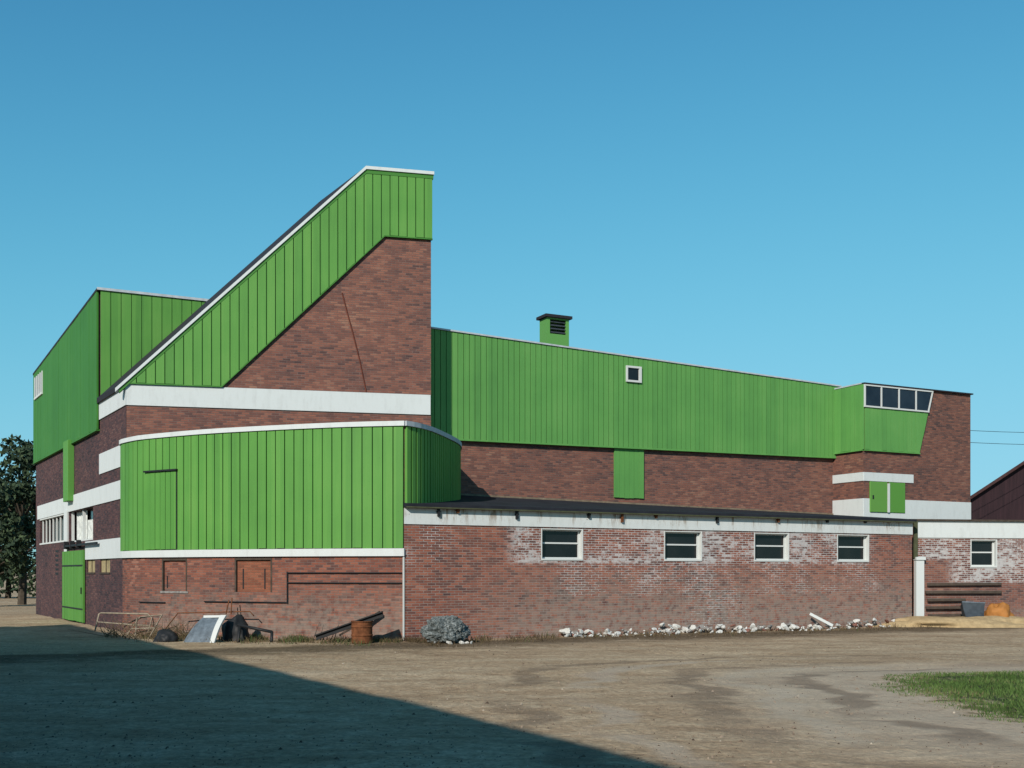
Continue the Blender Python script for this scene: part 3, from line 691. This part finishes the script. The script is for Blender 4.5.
# unseen building added beside the camera to throw the big shade on the yard
SUNH = Vector((.38, .92)).normalized(); EL = math.radians(30)
E1 = Vector((-15.0, 37.2)); E2 = Vector((-.35, 12.8)); HB = 9.0
off = SUNH*(HB/math.tan(EL))
R1 = E1-off; R2 = E2-off; rd = (R2-R1).normalized(); R2 = R2+rd*14; rn = Vector((-rd.y, rd.x))
if rn.x < 0: rn = -rn
bn = thing('shade_barn', 'unseen gabled brick building added to shade the left of the yard', 'shade_barn', (*((R1+R2)/2), 0))
HWB, EZ = 4.0, 6.0
bm = new()
c = [R1+rn*HWB, R2+rn*HWB, R2-rn*HWB, R1-rn*HWB]
for i in range(4):
    a, b = c[i], c[(i+1) % 4]
    pts = [Vector((*a, -.2)), Vector((*b, -.2)), Vector((*b, EZ))]
    if i in (1, 3): pts.append(Vector((*((a+b)/2), HB-.15)))
    pts.append(Vector((*a, EZ))); quad(bm, pts, [((p.xy-a).length, p.z) for p in pts])
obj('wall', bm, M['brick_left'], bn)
bm = new()
NB = 40; BL = (R2-R1).length
for sgn in (1, -1):
    for i in range(NB):
        def rp(k_, w_, z_):
            t_ = k_/NB; hump = .15*math.sin(math.pi*t_)+.1*mnoise.noise(Vector((t_*14, 0, 0)))+.05*mnoise.noise(Vector((t_*60, 3, 0)))  # ridge raised mid-length and wavered to shape the edge of its cast shade
            return Vector((*(R1+rd*(BL*t_)+rn*sgn*w_), z_+hump))
        q = [rp(i, 0, HB), rp(i+1, 0, HB), rp(i+1, HWB+.3, EZ-.2), rp(i, HWB+.3, EZ-.2)]
        slab(bm, q if sgn < 0 else q[::-1], .2)
bmesh.ops.remove_doubles(bm, verts=bm.verts, dist=.001)
obj('roof', bm, M['roof_red'], bn)

# ------------------------------------------------------------------ ground
def inside_grass(x, y): return abs((x-12.85)/7.2)**4+abs((y-15.2)/4.5)**4
k = N('yard_dirt'); oc = k.ob(); s = k.sep(oc)
n1 = k.noise(k.mapv(oc, scale=(.4, 1.1, 1), rot=(0, 0, -.18)), 1.3, 6, .65, .6); n2 = k.noise(oc, 3.0, 5, .7); n3 = k.noise(oc, 13, 5, .75); n4 = k.noise(k.mapv(oc, scale=(.5, 1, 1)), .35, 3)
n5 = k.noise(k.mapv(oc, scale=(.12, 2.6, 1), rot=(0, 0, -.25)), 1.6, 4, .7, .3)
v = k.math('ADD', k.math('ADD', k.math('MULTIPLY', n1, .46), k.math('MULTIPLY', n2, .34)), k.math('ADD', k.math('MULTIPLY', n4, .2), k.math('MULTIPLY', n5, .14)))
c = k.ramp(v, [(.33, (.115, .074, .044)), (.43, (.235, .16, .098)), (.54, (.34, .248, .158)), (.67, (.44, .345, .235))])
c = k.mix(.6, c, k.ramp(n3, [(.34, (.45, .45, .45)), (.66, (1.5, 1.5, 1.5))]), 'MULTIPLY')
# worn pale track round the grass island
dx = k.math('DIVIDE', k.math('SUBTRACT', s[0], 12.85), 7.2); dy = k.math('DIVIDE', k.math('SUBTRACT', s[1], 15.2), 4.5)
rr = k.math('POWER', k.math('ADD', k.math('POWER', k.math('ABSOLUTE', dx), 4.0), k.math('POWER', k.math('ABSOLUTE', dy), 4.0)), .25)
rr = k.math('ADD', rr, k.math('MULTIPLY', k.math('SUBTRACT', n2, .5), .5))
ring = k.math('MULTIPLY', k.smooth(rr, .9, 1.02), k.math('SUBTRACT', 1.0, k.smooth(rr, 1.1, 1.55)))
c = k.mix(k.math('MULTIPLY', ring, .55), c, RGB(.42, .36, .285))
c = k.mix(k.math('SUBTRACT', 1.0, k.smooth(rr, .86, .98)), c, RGB(.045, .06, .022))
# brown litter strip in front of the walls
def rut(c, d, w_, am, dark):
    f = k.math('SUBTRACT', 1.0, k.smooth(k.math('ABSOLUTE', d), w_*.35, w_)); f = k.math('MULTIPLY', f, k.math('MULTIPLY', k.smooth(n4, .36, .55), am))
    return k.mix(f, c, dark), f
rq = k.math('ADD', k.math('POWER', k.math('ADD', k.math('POWER', k.math('ABSOLUTE', dx), 4.0), k.math('POWER', k.math('ABSOLUTE', dy), 4.0)), .25), k.math('MULTIPLY', k.math('SUBTRACT', n4, .5), .5))
hts = []
for q_, c_ in ((1.16, RGB(.11, .078, .055)), (1.3, RGB(.42, .36, .28)), (1.42, RGB(.12, .085, .06)), (1.62, RGB(.4, .34, .27)), (1.78, RGB(.13, .095, .068))):
    c, f_ = rut(c, k.math('SUBTRACT', rq, q_), .05, .55, c_); hts.append(f_)
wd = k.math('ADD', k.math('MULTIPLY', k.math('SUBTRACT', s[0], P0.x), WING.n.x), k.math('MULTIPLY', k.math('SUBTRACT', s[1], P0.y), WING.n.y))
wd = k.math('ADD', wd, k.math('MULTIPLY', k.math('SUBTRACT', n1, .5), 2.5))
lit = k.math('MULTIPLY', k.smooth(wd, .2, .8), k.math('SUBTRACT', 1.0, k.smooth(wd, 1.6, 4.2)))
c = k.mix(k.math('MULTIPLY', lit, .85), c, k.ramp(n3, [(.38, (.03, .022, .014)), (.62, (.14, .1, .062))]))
k.bump(k.math('SUBTRACT', k.math('ADD', n3, k.math('MULTIPLY', n2, 1.5)), k.math('ADD', hts[0], hts[2])), .6, .06); k.b.inputs['Roughness'].default_value = .95; k.b.inputs['Specular IOR Level'].default_value = .1
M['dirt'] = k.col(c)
def gz(x, y):
    h = .035*mnoise.noise(Vector((x*.22, y*.9, 0)))+.02*mnoise.noise(Vector((x*1.1, y*1.4, 3)))+.012*mnoise.noise(Vector((x*3, y*3, 5)))
    return h-.03
def gzz(x, y): return gz(x, y) if -24 < x < 26 and 6 < y < 44 else -.03
xs = [-1500, -600, -200, -90, -50, -32]+[-24+.32*i for i in range(157)]+[32, 50, 90, 200, 600, 1500]
ys = [-300, -60, -20, 0]+[6+.25*i for i in range(153)]+[48, 60, 90, 160, 400, 2500]
bm = new(); g = [[bm.verts.new((x, y, gzz(x, y))) for y in ys] for x in xs]
for i in range(len(xs)-1):
    for j in range(len(ys)-1): bm.faces.new([g[i][j], g[i+1][j], g[i+1][j+1], g[i][j+1]])
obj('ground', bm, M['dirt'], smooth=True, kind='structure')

# grass island, weeds (uncountable)
def blade_mat(name, stops):
    k = N(name); r = k.n('Attribute', attribute_name='tint'); k.b.inputs['Roughness'].default_value = .8; k.b.inputs['Specular IOR Level'].default_value = .15
    return k.col(k.ramp(r.outputs['Fac'], stops))
def blades(name, spots, mat_, label, cat):
    me = bpy.data.meshes.new(name); V = []; Fc = []; T = []
    for (x, y, z, h, w, tt) in spots:
        a = random.uniform(0, 6.283); dx, dy = math.cos(a)*w, math.sin(a)*w; lx, ly = random.gauss(0, .45)*h, random.gauss(0, .45)*h
        i = len(V); V += [(x-dx, y-dy, z), (x+dx, y+dy, z), (x+lx*.45+dx*.6, y+ly*.45+dy*.6, z+h*.65), (x+lx*.45-dx*.6, y+ly*.45-dy*.6, z+h*.65), (x+lx, y+ly, z+h)]
        Fc += [(i, i+1, i+2, i+3), (i+3, i+2, i+4)]; T += [tt]*5
    me.from_pydata(V, [], Fc); at_ = me.attributes.new('tint', 'FLOAT', 'POINT'); at_.data.foreach_set('value', T); me.materials.append(mat_)
    o = bpy.data.objects.new(name, me); COL.objects.link(o); return tag(o, label, cat, kind='stuff')
sp_ = []
while len(sp_) < 75000:
    x = random.uniform(5, 16); y = random.uniform(10.9, 19.7); q = inside_grass(x, y)
    nz = mnoise.noise(Vector((x*1.6, y*1.6, 0)))
    if q > 1.05-.45*max(0, nz)-.35*random.random()**3 or (nz < -.35 and random.random() < .6): continue
    sp_.append((x, y, gz(x, y)-.01, random.uniform(.02, .065)*(1+.8*nz)*(1 if q < .8 else .7)*1.25, .006, min(1, max(0, .5+.55*mnoise.noise(Vector((x*.9, y*1.5, 4)))+random.gauss(0, .2)))))
M['grass'] = blade_mat('grass_blades', [(0, (.038, .062, .018)), (.5, (.07, .13, .03)), (.8, (.11, .16, .05)), (1, (.17, .14, .075))])
blades('grass', sp_, M['grass'], 'short green grass island at the right of the dirt yard', 'grass')
M['weed'] = blade_mat('weed_blades', [(0, (.05, .035, .02)), (.45, (.12, .085, .045)), (.7, (.06, .075, .03)), (1, (.05, .1, .025))])
sp_ = []
for i in range(9000):                          # along the bay and the wing's foot
    if random.random() < .62:
        t = random.uniform(3.5, BAY.L); p = BAY.p(t)+BAY.nrm(t)*abs(random.gauss(.15, .75)); gb = .42 if t > 5 else .3
    else:
        t = random.uniform(0, 1)**1.8*WING.L; p = WING.p(t)+WING.n*abs(random.gauss(.3, .9)); gb = .15
    cl = mnoise.noise(Vector((p.x*1.7, p.y*1.7, 2)))
    if cl < -.15: continue
    sp_.append((p.x, p.y, gz(p.x, p.y)-.01, random.uniform(.04, .16)*(1+cl), .008, min(1, max(0, gb+.5*cl+random.gauss(0, .2)))))
blades('weeds', sp_, M['weed'], 'dry brown weeds and tufts along the foot of the brick walls', 'weeds')

# ------------------------------------------------------------------ loose gravel on the yard (uncountable)
V = []; Fc = []; T = []; rg = random.Random(11)
for i in range(14000):
    y = 9.2+ (rg.random()**1.7)*24; x = rg.uniform(-.5*y-1, .55*y+1)
    if inside_grass(x, y) < 1 or mnoise.noise(Vector((x*.5, y*.9, 7)))+rg.gauss(0, .3) < -.05: continue
    if (Vector((x, y))-WING.A).dot(WING.n) < .3 and x > P0.x: continue
    if x <= P0.x and y > 28.2: continue
    q = rg.uniform(.004, .013)*(1+1.6*rg.random()**16); z = gz(x, y); j = len(V); a = rg.random()*6.28
    for k_ in range(4): V.append((x+q*1.3*math.cos(a+k_*1.57)*rg.uniform(.7, 1.2), y+q*1.3*math.sin(a+k_*1.57)*rg.uniform(.7, 1.2), z-.003))
    V.append((x+q*.2, y, z+q*rg.uniform(.7, 1.2))); Fc += [(j, j+1, j+4), (j+1, j+2, j+4), (j+2, j+3, j+4), (j+3, j, j+4)]; tt = rg.random(); T += [tt]*5
me = bpy.data.meshes.new('gravel'); me.from_pydata(V, [], Fc); at_ = me.attributes.new('tint', 'FLOAT', 'POINT'); at_.data.foreach_set('value', T)
M['gravel'] = blade_mat('gravel', [(0, (.06, .042, .03)), (.5, (.17, .125, .09)), (.9, (.28, .22, .165)), (1, (.4, .35, .28))]); me.materials.append(M['gravel'])
o = bpy.data.objects.new('gravel', me); COL.objects.link(o); tag(o, 'loose pebbles and gravel scattered over the dirt yard', 'gravel', kind='stuff')
# ------------------------------------------------------------------ rubble
def rock_bm(seed, flatn=.7):
    rnd = random.Random(seed); bm = new(); bmesh.ops.create_icosphere(bm, subdivisions=2, radius=1)
    cuts = [(Vector((rnd.gauss(0, 1), rnd.gauss(0, 1), rnd.gauss(0, 1))).normalized(), rnd.uniform(.3, .72)) for _ in range(10)]
    for v in bm.verts:
        p = v.co.copy()
        for n, d in cuts:
            e = p.dot(n)-d
            if e > 0: p -= n*e
        v.co = p*Vector((1, 1, 1)).length/1.73
        v.co.z *= flatn
    return bm
protos = {}
for mi, mk in enumerate(('pale_stone', 'grey_stone', 'red_stone')):
    for q in range(4):
        o = obj('rubble_stone', rock_bm(mi*10+q), M[mk]); protos[(mk, q)] = o
used_p = set()
def stone(p, r, label, group, mk=None):
    mk = mk or random.choices(('pale_stone', 'grey_stone', 'red_stone'), (.62, .24, .14))[0]
    label = {'pale_stone': 'pale whitish', 'grey_stone': 'grey', 'red_stone': 'reddish brick'}[mk]+' '+label
    q = (mk, random.randrange(4)); src = protos[q]
    if q in used_p: o = src.copy(); COL.objects.link(o)
    else: o = src; used_p.add(q)
    o.location = (p.x, p.y, gz(p.x, p.y)+p.z); o.rotation_euler = (random.uniform(-.4, .4), random.uniform(-.4, .4), random.uniform(0, 6.28))
    o.scale = (r*random.uniform(.8, 1.5), r*random.uniform(.7, 1.1), r*random.uniform(.7, 1.1))
    tag(o, label, 'stone', group)
def scatter(n, px0, px1, w, label, group, rmin=.035, rmax=.11, dense=None):
    for i in range(n):
        px = random.uniform(px0, px1)
        t = uw(px); f = abs(random.gauss(0, w)); p = WING.p(t)+WING.n*(.1+f)
        r = random.uniform(rmin, rmax)*(1 if f < w else .7)
        stone(Vector((p.x, p.y, r*.3+max(0, .2-f*.45)*random.random())), r, label, group)
scatter(52, 556, 612, .33, 'lump of rubble in the heap right of the first window', 'rubble heap right of the first window', .04, .15)
scatter(30, 612, 655, .3, 'lump of rubble scattered between the two left windows', 'rubble between the two left windows', .03, .08)
scatter(150, 648, 800, .2, 'lump of rubble in the long row under the middle windows', 'rubble row under the middle windows', .045, .16)
scatter(70, 806, 903, .22, 'lump of rubble in the row under the fourth window', 'rubble row under the fourth window', .04, .13)
# leaning white board on the rubble
t_ = uw(812); p = WING.p(t_)
bm = new(); a = Vector((*(WING.p(uw(820))+WING.n*.55), .05)); b = Vector((*(WING.p(uw(805))+WING.n*  .2), .42))
d = b-a; sd = d.cross(Vector((*WING.n, 0))).normalized(); box_pts(bm, a, d, sd*.09, d.cross(sd).normalized()*.03, .005)
tag(obj('white_board', bm, M['white_wood']), 'white broken board leaning on the rubble under the fourth window', 'board')

# crumpled pale heap at the corner
hc = at(446, 645, 27.6)
bm = new(); bmesh.ops.create_icosphere(bm, subdivisions=5, radius=1)
for v in bm.verts:
    n = v.co.copy(); f = 1+.28*mnoise.noise(n*1.6+Vector((5, 0, 0)))+.2*mnoise.noise(n*4)+.16*abs(mnoise.noise(n*9))+.09*mnoise.noise(n*20)
    v.co = Vector((n.x*f*.52-.05*n.z, n.y*f*.4, max(n.z*f*.36+.27, -.03)))
k = N('crumpled_sheet'); o_ = k.ob(); a_ = k.noise(o_, 9, 5, .75, 1.2); vv = k.noise(o_, 24, 3, .7, 2)
M['crumple'] = k.col(k.ramp(k.math('ADD', k.math('MULTIPLY', a_, .6), k.math('MULTIPLY', vv, .4)), [(.4, (.025, .035, .037)), (.5, (.13, .15, .15)), (.6, (.36, .39, .39))])); k.bump(vv, .9, .06)
hp_ = obj('scrap_heap', bm, M['crumple']); hp_.location = (hc.x, hc.y, 0); tag(hp_, 'crumpled pale grey heap of scrap wire and sheeting at the foot of the brick wall', 'scrap heap')
for dx, r in ((.12, .11), (.42, .09), (.55, .07), (.65, .06), (-.25, .05)):
    p = Vector((hc.x+dx, hc.y-.42, .03)); stone(p, r, 'lump lying in front of the crumpled scrap heap', 'lumps in front of the scrap heap', 'pale_stone')

# ------------------------------------------------------------------ oil drum and beam
Bx = at(362, 642, 27.5)
dr_ = thing('oil_drum', 'rusty cut down oil drum under the leaning beam', 'drum', (Bx.x, Bx.y, 0))
def lathe(bm, prof, seg=28):
    rings = [[bm.verts.new((r*math.cos(2*math.pi*i/seg), r*math.sin(2*math.pi*i/seg), z)) for i in range(seg)] for r, z in prof]
    for a, b in zip(rings, rings[1:]):
        for i in range(seg): bm.faces.new([a[i], a[(i+1) % seg], b[(i+1) % seg], b[i]])
R_ = .26
bm = new(); lathe(bm, [(.02, -.02), (R_, -.02), (R_, .15), (R_+.014, .165), (R_+.014, .185), (R_, .2), (R_, .36), (R_+.014, .375), (R_+.014, .395), (R_, .41), (R_, .5)]); obj('body', bm, M['rust'], dr_, local=True, smooth=False)
bm = new(); lathe(bm, [(R_+.001, .5), (R_+.016, .505), (R_+.016, .528), (R_-.02, .53), (R_-.03, .49), (.01, .488)]); obj('lid', bm, M['rust'], dr_, local=True)
def beam(name, a, b, w, h, m, label, cat, group=None, ibeam=False):
    bm = new(); a, b = Vector(a), Vector(b); d = b-a; sd = d.cross(Vector((0, 0, 1))).normalized(); up = sd.cross(d).normalized()
    if ibeam:
        box_pts(bm, a-sd*w/2, d, sd*w, up*.03); box_pts(bm, a-sd*.015+up*.031, d, sd*.03, up*(h-.062)); box_pts(bm, a-sd*w/2+up*(h-.03), d, sd*w, up*.03)
    else: box_pts(bm, a-sd*w/2, d, sd*w, up*h, min(w, h)*.12)
    return tag(obj(name, bm, m), label, cat, group)
beam('steel_beam', at(317, 640, 27.7), at(384, 616.5, 27.45), .16, .14, M['dark'], 'dark steel beam leaning across the rusty drum', 'beam', ibeam=True)
beam('timber_plank', at(338, 629, 27.9)+Vector((0, .3, -.2)), at(379, 612, 27.9)+Vector((0, .3, -.02)), .1, .05, M['timber'], 'thin weathered plank leaning behind the steel beam', 'plank')
bm = new()
for i in range(7):
    x0 = at(313+i*3.5, 640, 27.9); tube(bm, [x0, x0+Vector((random.uniform(-.15, .2), .05, random.uniform(.2, .5)))], .012, 5, .004)
tag(obj('dead_twigs', bm, M['timber']), 'bare dead twigs standing at the low end of the steel beam', 'twigs')
# ------------------------------------------------------------------ scrap along the left
def frame_thing(name, runs, r, m, label, cat, group=None):
    p0 = at(*runs[0][0]); t = thing(name, label, cat, (p0.x, p0.y, 0), group)
    for rn_ in runs:
        bm = new(); tube(bm, [at(*q) for q in rn_], r, 7); obj('rail', bm, m, t, smooth=True)
    return t
rustpale = flat('pale_rust', (.24, .2, .15), .8)
frame_thing('pipe_frame', [[(95, 631, 31.3), (99, 614, 31.6), (101, 613, 31.6), (148, 614, 31.0), (152, 618, 31), (147, 637, 30.6)], [(97, 622, 31.4), (149, 626, 30.8)]], .022, rustpale, 'pale rusty pipe frame leaning on the wall nearest the green door', 'pipe frame', 'scrap pipe frames')
frame_thing('pipe_frame', [[(124, 639, 29.6), (140, 617, 30.2), (162, 615, 30), (148, 640, 29.2)], [(131, 629, 29.8), (155, 628, 29.6)], [(135, 640, 29.4), (137, 618, 30.1)]], .02, rustpale, 'slanting bent pipe frame left of the grey sheet', 'pipe frame', 'scrap pipe frames')
frame_thing('pipe_frame', [[(163, 632, 29.6), (178, 613, 29.9), (250, 611.5, 29), (254, 616, 29)], [(226, 614, 29.1), (229, 600, 29.25)], [(231, 614, 29.1), (232, 598, 29.25)]], .016, M['rust'], 'thin rusty pipe frame behind the grey sheet', 'pipe frame', 'scrap pipe frames')
frame_thing('trestle', [[(238, 625, 28.3), (272, 632, 28.0)], [(272, 632, 28.0), (271.5, 642, 27.8)], [(240, 625, 28.3), (238, 643, 27.9)]], .04, M['dark'], 'low dark bench frame right of the grey sheet', 'trestle')
# grey sheet with a white edge, dark tarpaulin beside it
q = [at(183, 642.5, 28.0), at(212, 643, 27.7), at(223, 616, 28.2), at(204, 616, 28.5)]
def curved_panel(name, q, m, bulge, th=.03):
    bm = new(); n_ = 8; nv = (q[1]-q[0]).cross(q[3]-q[0]).normalized(); rows = []
    if nv.y > 0: nv = -nv
    for side in (0, 1):
        rows.append([[bm.verts.new(q[0].lerp(q[1], i/n_).lerp(q[3].lerp(q[2], i/n_), j/n_)+nv*(bulge*math.sin(math.pi*j/n_)-th*side)) for i in range(n_+1)] for j in range(n_+1)])
    for sd_ in (0, 1):
        for j in range(n_):
            for i in range(n_):
                f = [rows[sd_][j][i], rows[sd_][j][i+1], rows[sd_][j+1][i+1], rows[sd_][j+1][i]]; bm.faces.new(f if sd_ == 0 else f[::-1])
    for i in range(n_):
        for a, b, c, d in ((rows[0][0][i+1], rows[0][0][i], rows[1][0][i], rows[1][0][i+1]), (rows[0][n_][i], rows[0][n_][i+1], rows[1][n_][i+1], rows[1][n_][i]), (rows[0][i][0], rows[0][i+1][0], rows[1][i+1][0], rows[1][i][0]), (rows[0][i+1][n_], rows[0][i][n_], rows[1][i][n_], rows[1][i+1][n_])): bm.faces.new([a, b, c, d])
    return bm
ps = thing('metal_panel', 'blue grey metal panel with a white edge strip leaning on scrap', 'metal panel', (q[0].x, q[0].y, 0))
obj('panel', curved_panel('p', q, None, .05), M['sheet'], ps, smooth=False)
q2 = [at(209.5, 643, 27.66), at(214, 643, 27.62), at(226, 615, 28.1), at(220.5, 615, 28.14)]
obj('edge_strip', curved_panel('p', q2, None, .05, .05), M['white_wood'], ps)
q4 = [at(203.5, 617.8, 28.42), at(221, 617.4, 28.1), at(221.5, 615.2, 28.12), at(203.5, 615.4, 28.45)]
obj('edge_strip', curved_panel('p', q4, None, .0, .05), M['white_wood'], ps)
def lump(name, px, py, Y, sx, sy, sz, m, label, cat, seed, amp=.3):
    c = at(px, py, Y); bm = new(); bmesh.ops.create_icosphere(bm, subdivisions=4, radius=1)
    for v in bm.verts:
        n = v.co.copy(); f = 1+amp*mnoise.noise(n*1.3+Vector((seed, 0, 0)))+amp*.4*mnoise.noise(n*3.5+Vector((0, seed, 0)))+amp*.15*mnoise.noise(n*9)
        v.co = Vector((n.x*f*sx, n.y*f*sy, max(n.z*f*sz, -.04)))
    o = obj(name, bm, m, smooth=True); o.location = (c.x, c.y, 0); return tag(o, label, cat)
lump('tarpaulin', 236, 642, 28.6, .38, .3, .62, M['dark'], 'black tarpaulin bundle right of the grey panel', 'tarpaulin', 3)
lump('tyre_scrap', 166, 642, 28.3, .3, .28, .26, M['dark'], 'dark scrap lump left of the grey panel', 'scrap', 8)
# brown brushwood behind the frames
bm = new()
for i in range(170):
    c = at(random.uniform(105, 190), 641, random.uniform(29.2, 30.3)); c.z = 0
    d = Vector((random.gauss(0, .35), random.gauss(0, .2), random.uniform(.15, .55))); tube(bm, [c, c+d*.5+Vector((random.gauss(0, .05), 0, 0)), c+d], .009, 4, .003)
tag(obj('brushwood', bm, flat('brushwood', (.13, .095, .055), .9)), 'dry brown brushwood heaped under the pipe frames', 'brushwood', kind='stuff')

# ------------------------------------------------------------------ right corner: sand, orange cover, grey trough
lumpY = 35.6
s_ = lump('sand_heap', 962, 627, 36.0, 2.9, .9, .3, M['sand'], 'low heap of yellow sand in front of the annex', 'sand heap', 5, .35)
lump('orange_cover', 997, 618, 36.1, .5, .42, .82, M['orange'], 'orange covered mound on the sand under the annex window', 'covered mound', 2, .4)
tr_ = thing('grey_trough', 'dark grey tilted metal trough on the sand heap', 'trough', (*at(974, 617, 36.2).xy, .1))
q = [at(966, 617, 35.9), at(984, 617, 35.8), at(985, 603, 36.15), at(962, 602, 36.2)]
obj('panel', curved_panel('p', q, None, -.05, .3), M['slate'], tr_)
bm = new(); tube(bm, [q[3], q[2]], .03, 6); obj('rim', bm, M['sheet'], tr_)

# ------------------------------------------------------------------ wires and trees
for py, zz in ((429, 0), (441, 1)):
    bm = new(); a = at(960, py+1, 52); b = at(1150, py-4, 60)
    tube(bm, [a.lerp(b, i/10)-Vector((0, 0, .25*math.sin(math.pi*i/10))) for i in range(11)], .012, 5)
    tag(obj('overhead_wire', bm, M['dark']), ('upper' if zz == 0 else 'lower')+' thin overhead wire behind the right brick block', 'wire', 'overhead wires')
k = N('leaves'); r = k.n('Attribute', attribute_name='tint')
M['leaf'] = k.col(k.ramp(r.outputs['Fac'], [(0, (.018, .032, .02)), (.6, (.035, .06, .03)), (1, (.06, .085, .04))]))
M['bark'] = flat('bark', (.06, .048, .036), .95)
def tree(x, y, h, rad, label, group, seed, name='broadleaf_tree', n=5500, leaf=.16):
    rnd = random.Random(seed); t = thing(name, label, 'tree', (x, y, 0), group)
    bm = new(); tube(bm, [(0, 0, -.1), (.1, 0, h*.3), (0, .1, h*.6), (.1, .1, h*.85)], h*.028, 8, .03)
    cl = []
    for i in range(26):
        a = rnd.uniform(0, 6.283); zz = rnd.uniform(.28, .98); rr = rad*math.sin(math.pi*min(1, (zz-.1)*.95+.12))*rnd.uniform(.45, .95)
        c = Vector((rr*math.cos(a), rr*math.sin(a), zz*h)); cl.append((c, rad*rnd.uniform(.2, .36)))
        tube(bm, [(0, .05, h*zz*.65), c*.5+Vector((0, 0, h*zz*.38)), c], h*.009, 5, .008)
    obj('trunk', bm, M['bark'], t, local=True)
    V = []; Fc = []; T = []
    for i in range(n):
        c, r_ = cl[rnd.randrange(26)]; d = Vector((rnd.gauss(0, 1), rnd.gauss(0, 1), rnd.gauss(0, 1))).normalized()*r_*rnd.random()**.45
        p = c+d; u = Vector((rnd.gauss(0, 1), rnd.gauss(0, 1), rnd.gauss(0, 1))).normalized(); w = u.cross(Vector((rnd.gauss(0, 1), rnd.gauss(0, 1), rnd.gauss(0, 1)))).normalized()
        s1_ = leaf*rnd.uniform(.6, 1.2); j = len(V); V += [p-u*s1_, p+w*s1_*.5, p+u*s1_, p-w*s1_*.5]; Fc.append((j, j+1, j+2, j+3)); T += [rnd.random()]*4
    me = bpy.data.meshes.new('crown'); me.from_pydata(V, [], Fc); at_ = me.attributes.new('tint', 'FLOAT', 'POINT'); at_.data.foreach_set('value', T); me.materials.append(M['leaf'])
    o = bpy.data.objects.new('crown', me); COL.objects.link(o); o.parent = t
G = 'trees beyond the left end of the cowshed'
tree(*at(22, 0, 60).xy, 9.0, 2.6, 'tallest dark tree beyond the left corner of the cowshed', G, 1)
tree(*at(-12, 0, 56).xy, 6.5, 2.4, 'lower spreading dark tree at the far left edge', G, 2)
tree(*at(8, 0, 75).xy, 7.5, 3.2, 'broad dark tree farther back between the other two', G, 3)
V = []; Fc = []; T = []; rnd = random.Random(4)
for i in range(9000):
    x = rnd.uniform(-75, -22); y = 74+rnd.gauss(0, .6); hh = 2.6+.9*mnoise.noise(Vector((x*.35, 1, 0))); z = hh*rnd.random()**.7
    u = Vector((rnd.gauss(0, 1), rnd.gauss(0, 1), rnd.gauss(0, 1))).normalized(); w_ = u.orthogonal().normalized(); j = len(V); p = Vector((x, y, z)); V += [p-u*.2, p+w_*.11, p+u*.2, p-w_*.11]; Fc.append((j, j+1, j+2, j+3)); T += [rnd.random()]*4
me = bpy.data.meshes.new('hedge'); me.from_pydata(V, [], Fc); at_ = me.attributes.new('tint', 'FLOAT', 'POINT'); at_.data.foreach_set('value', T); me.materials.append(M['leaf'])
o = bpy.data.objects.new('hedge', me); COL.objects.link(o); tag(o, 'dark hedge running behind the trees at the far left', 'hedge')

# ------------------------------------------------------------------ sky, sun, camera
w = bpy.data.worlds.new('World'); scene.world = w; w.use_nodes = True; nt = w.node_tree
sky = nt.nodes.new('ShaderNodeTexSky'); sky.sky_type = 'NISHITA'; sky.sun_disc = False; sky.sun_elevation = EL
az_ = math.atan2(-SUNH.x, -SUNH.y); sky.sun_rotation = az_ % (2*math.pi)
sky.altitude = 0; sky.air_density = 1.0; sky.dust_density = .3; sky.ozone_density = 1.5
bg = nt.nodes['Background']; sp3 = nt.nodes.new('ShaderNodeSeparateColor'); cb = nt.nodes.new('ShaderNodeCombineColor'); nt.links.new(sky.outputs[0], sp3.inputs[0])
def nm(op, a, b):
    q = nt.nodes.new('ShaderNodeMath'); q.operation = op
    for i_, v_ in enumerate((a, b)):
        if isinstance(v_, (int, float)): q.inputs[i_].default_value = v_
        else: nt.links.new(v_, q.inputs[i_])
    return q.outputs[0]
for ch, (ex, kk, cc) in enumerate(((1.8, 3.0, 3.3), (2.0, 2.6, 6.6), (2.0, 3.3, 8.7))):      # colour response of the old slide film
    xp = nm('POWER', sp3.outputs[ch], ex)
    nt.links.new(nm('MULTIPLY', nm('DIVIDE', xp, nm('ADD', xp, kk**ex)), cc), cb.inputs[ch])
nt.links.new(cb.outputs[0], bg.inputs[0]); bg.inputs[1].default_value = .108
sl = bpy.data.lights.new('sun', 'SUN'); sl.energy = 5.0; sl.angle = math.radians(.5); sl.color = (1, .925, .82)
so = bpy.data.objects.new('sun', sl); COL.objects.link(so)
dirv = Vector((SUNH.x*math.cos(EL), SUNH.y*math.cos(EL), -math.sin(EL))); so.rotation_euler = dirv.to_track_quat('-Z', 'Y').to_euler(); so.location = (-20, -40, 40)
cam = bpy.data.cameras.new('camera'); co = bpy.data.objects.new('camera', cam); COL.objects.link(co)
co.location = (0, 0, EYE); co.rotation_euler = (math.radians(90), 0, 0)
cam.sensor_width = 36; cam.lens = 36*F/1024; cam.shift_y = (HOR-384)/1024; cam.clip_end = 6000; cam.clip_start = .1
scene.camera = co
vs = scene.view_settings; vs.view_transform = 'Standard'; vs.look = 'None'; vs.exposure = 0; vs.gamma = 1
scene.render.resolution_x = 1024; scene.render.resolution_y = 768
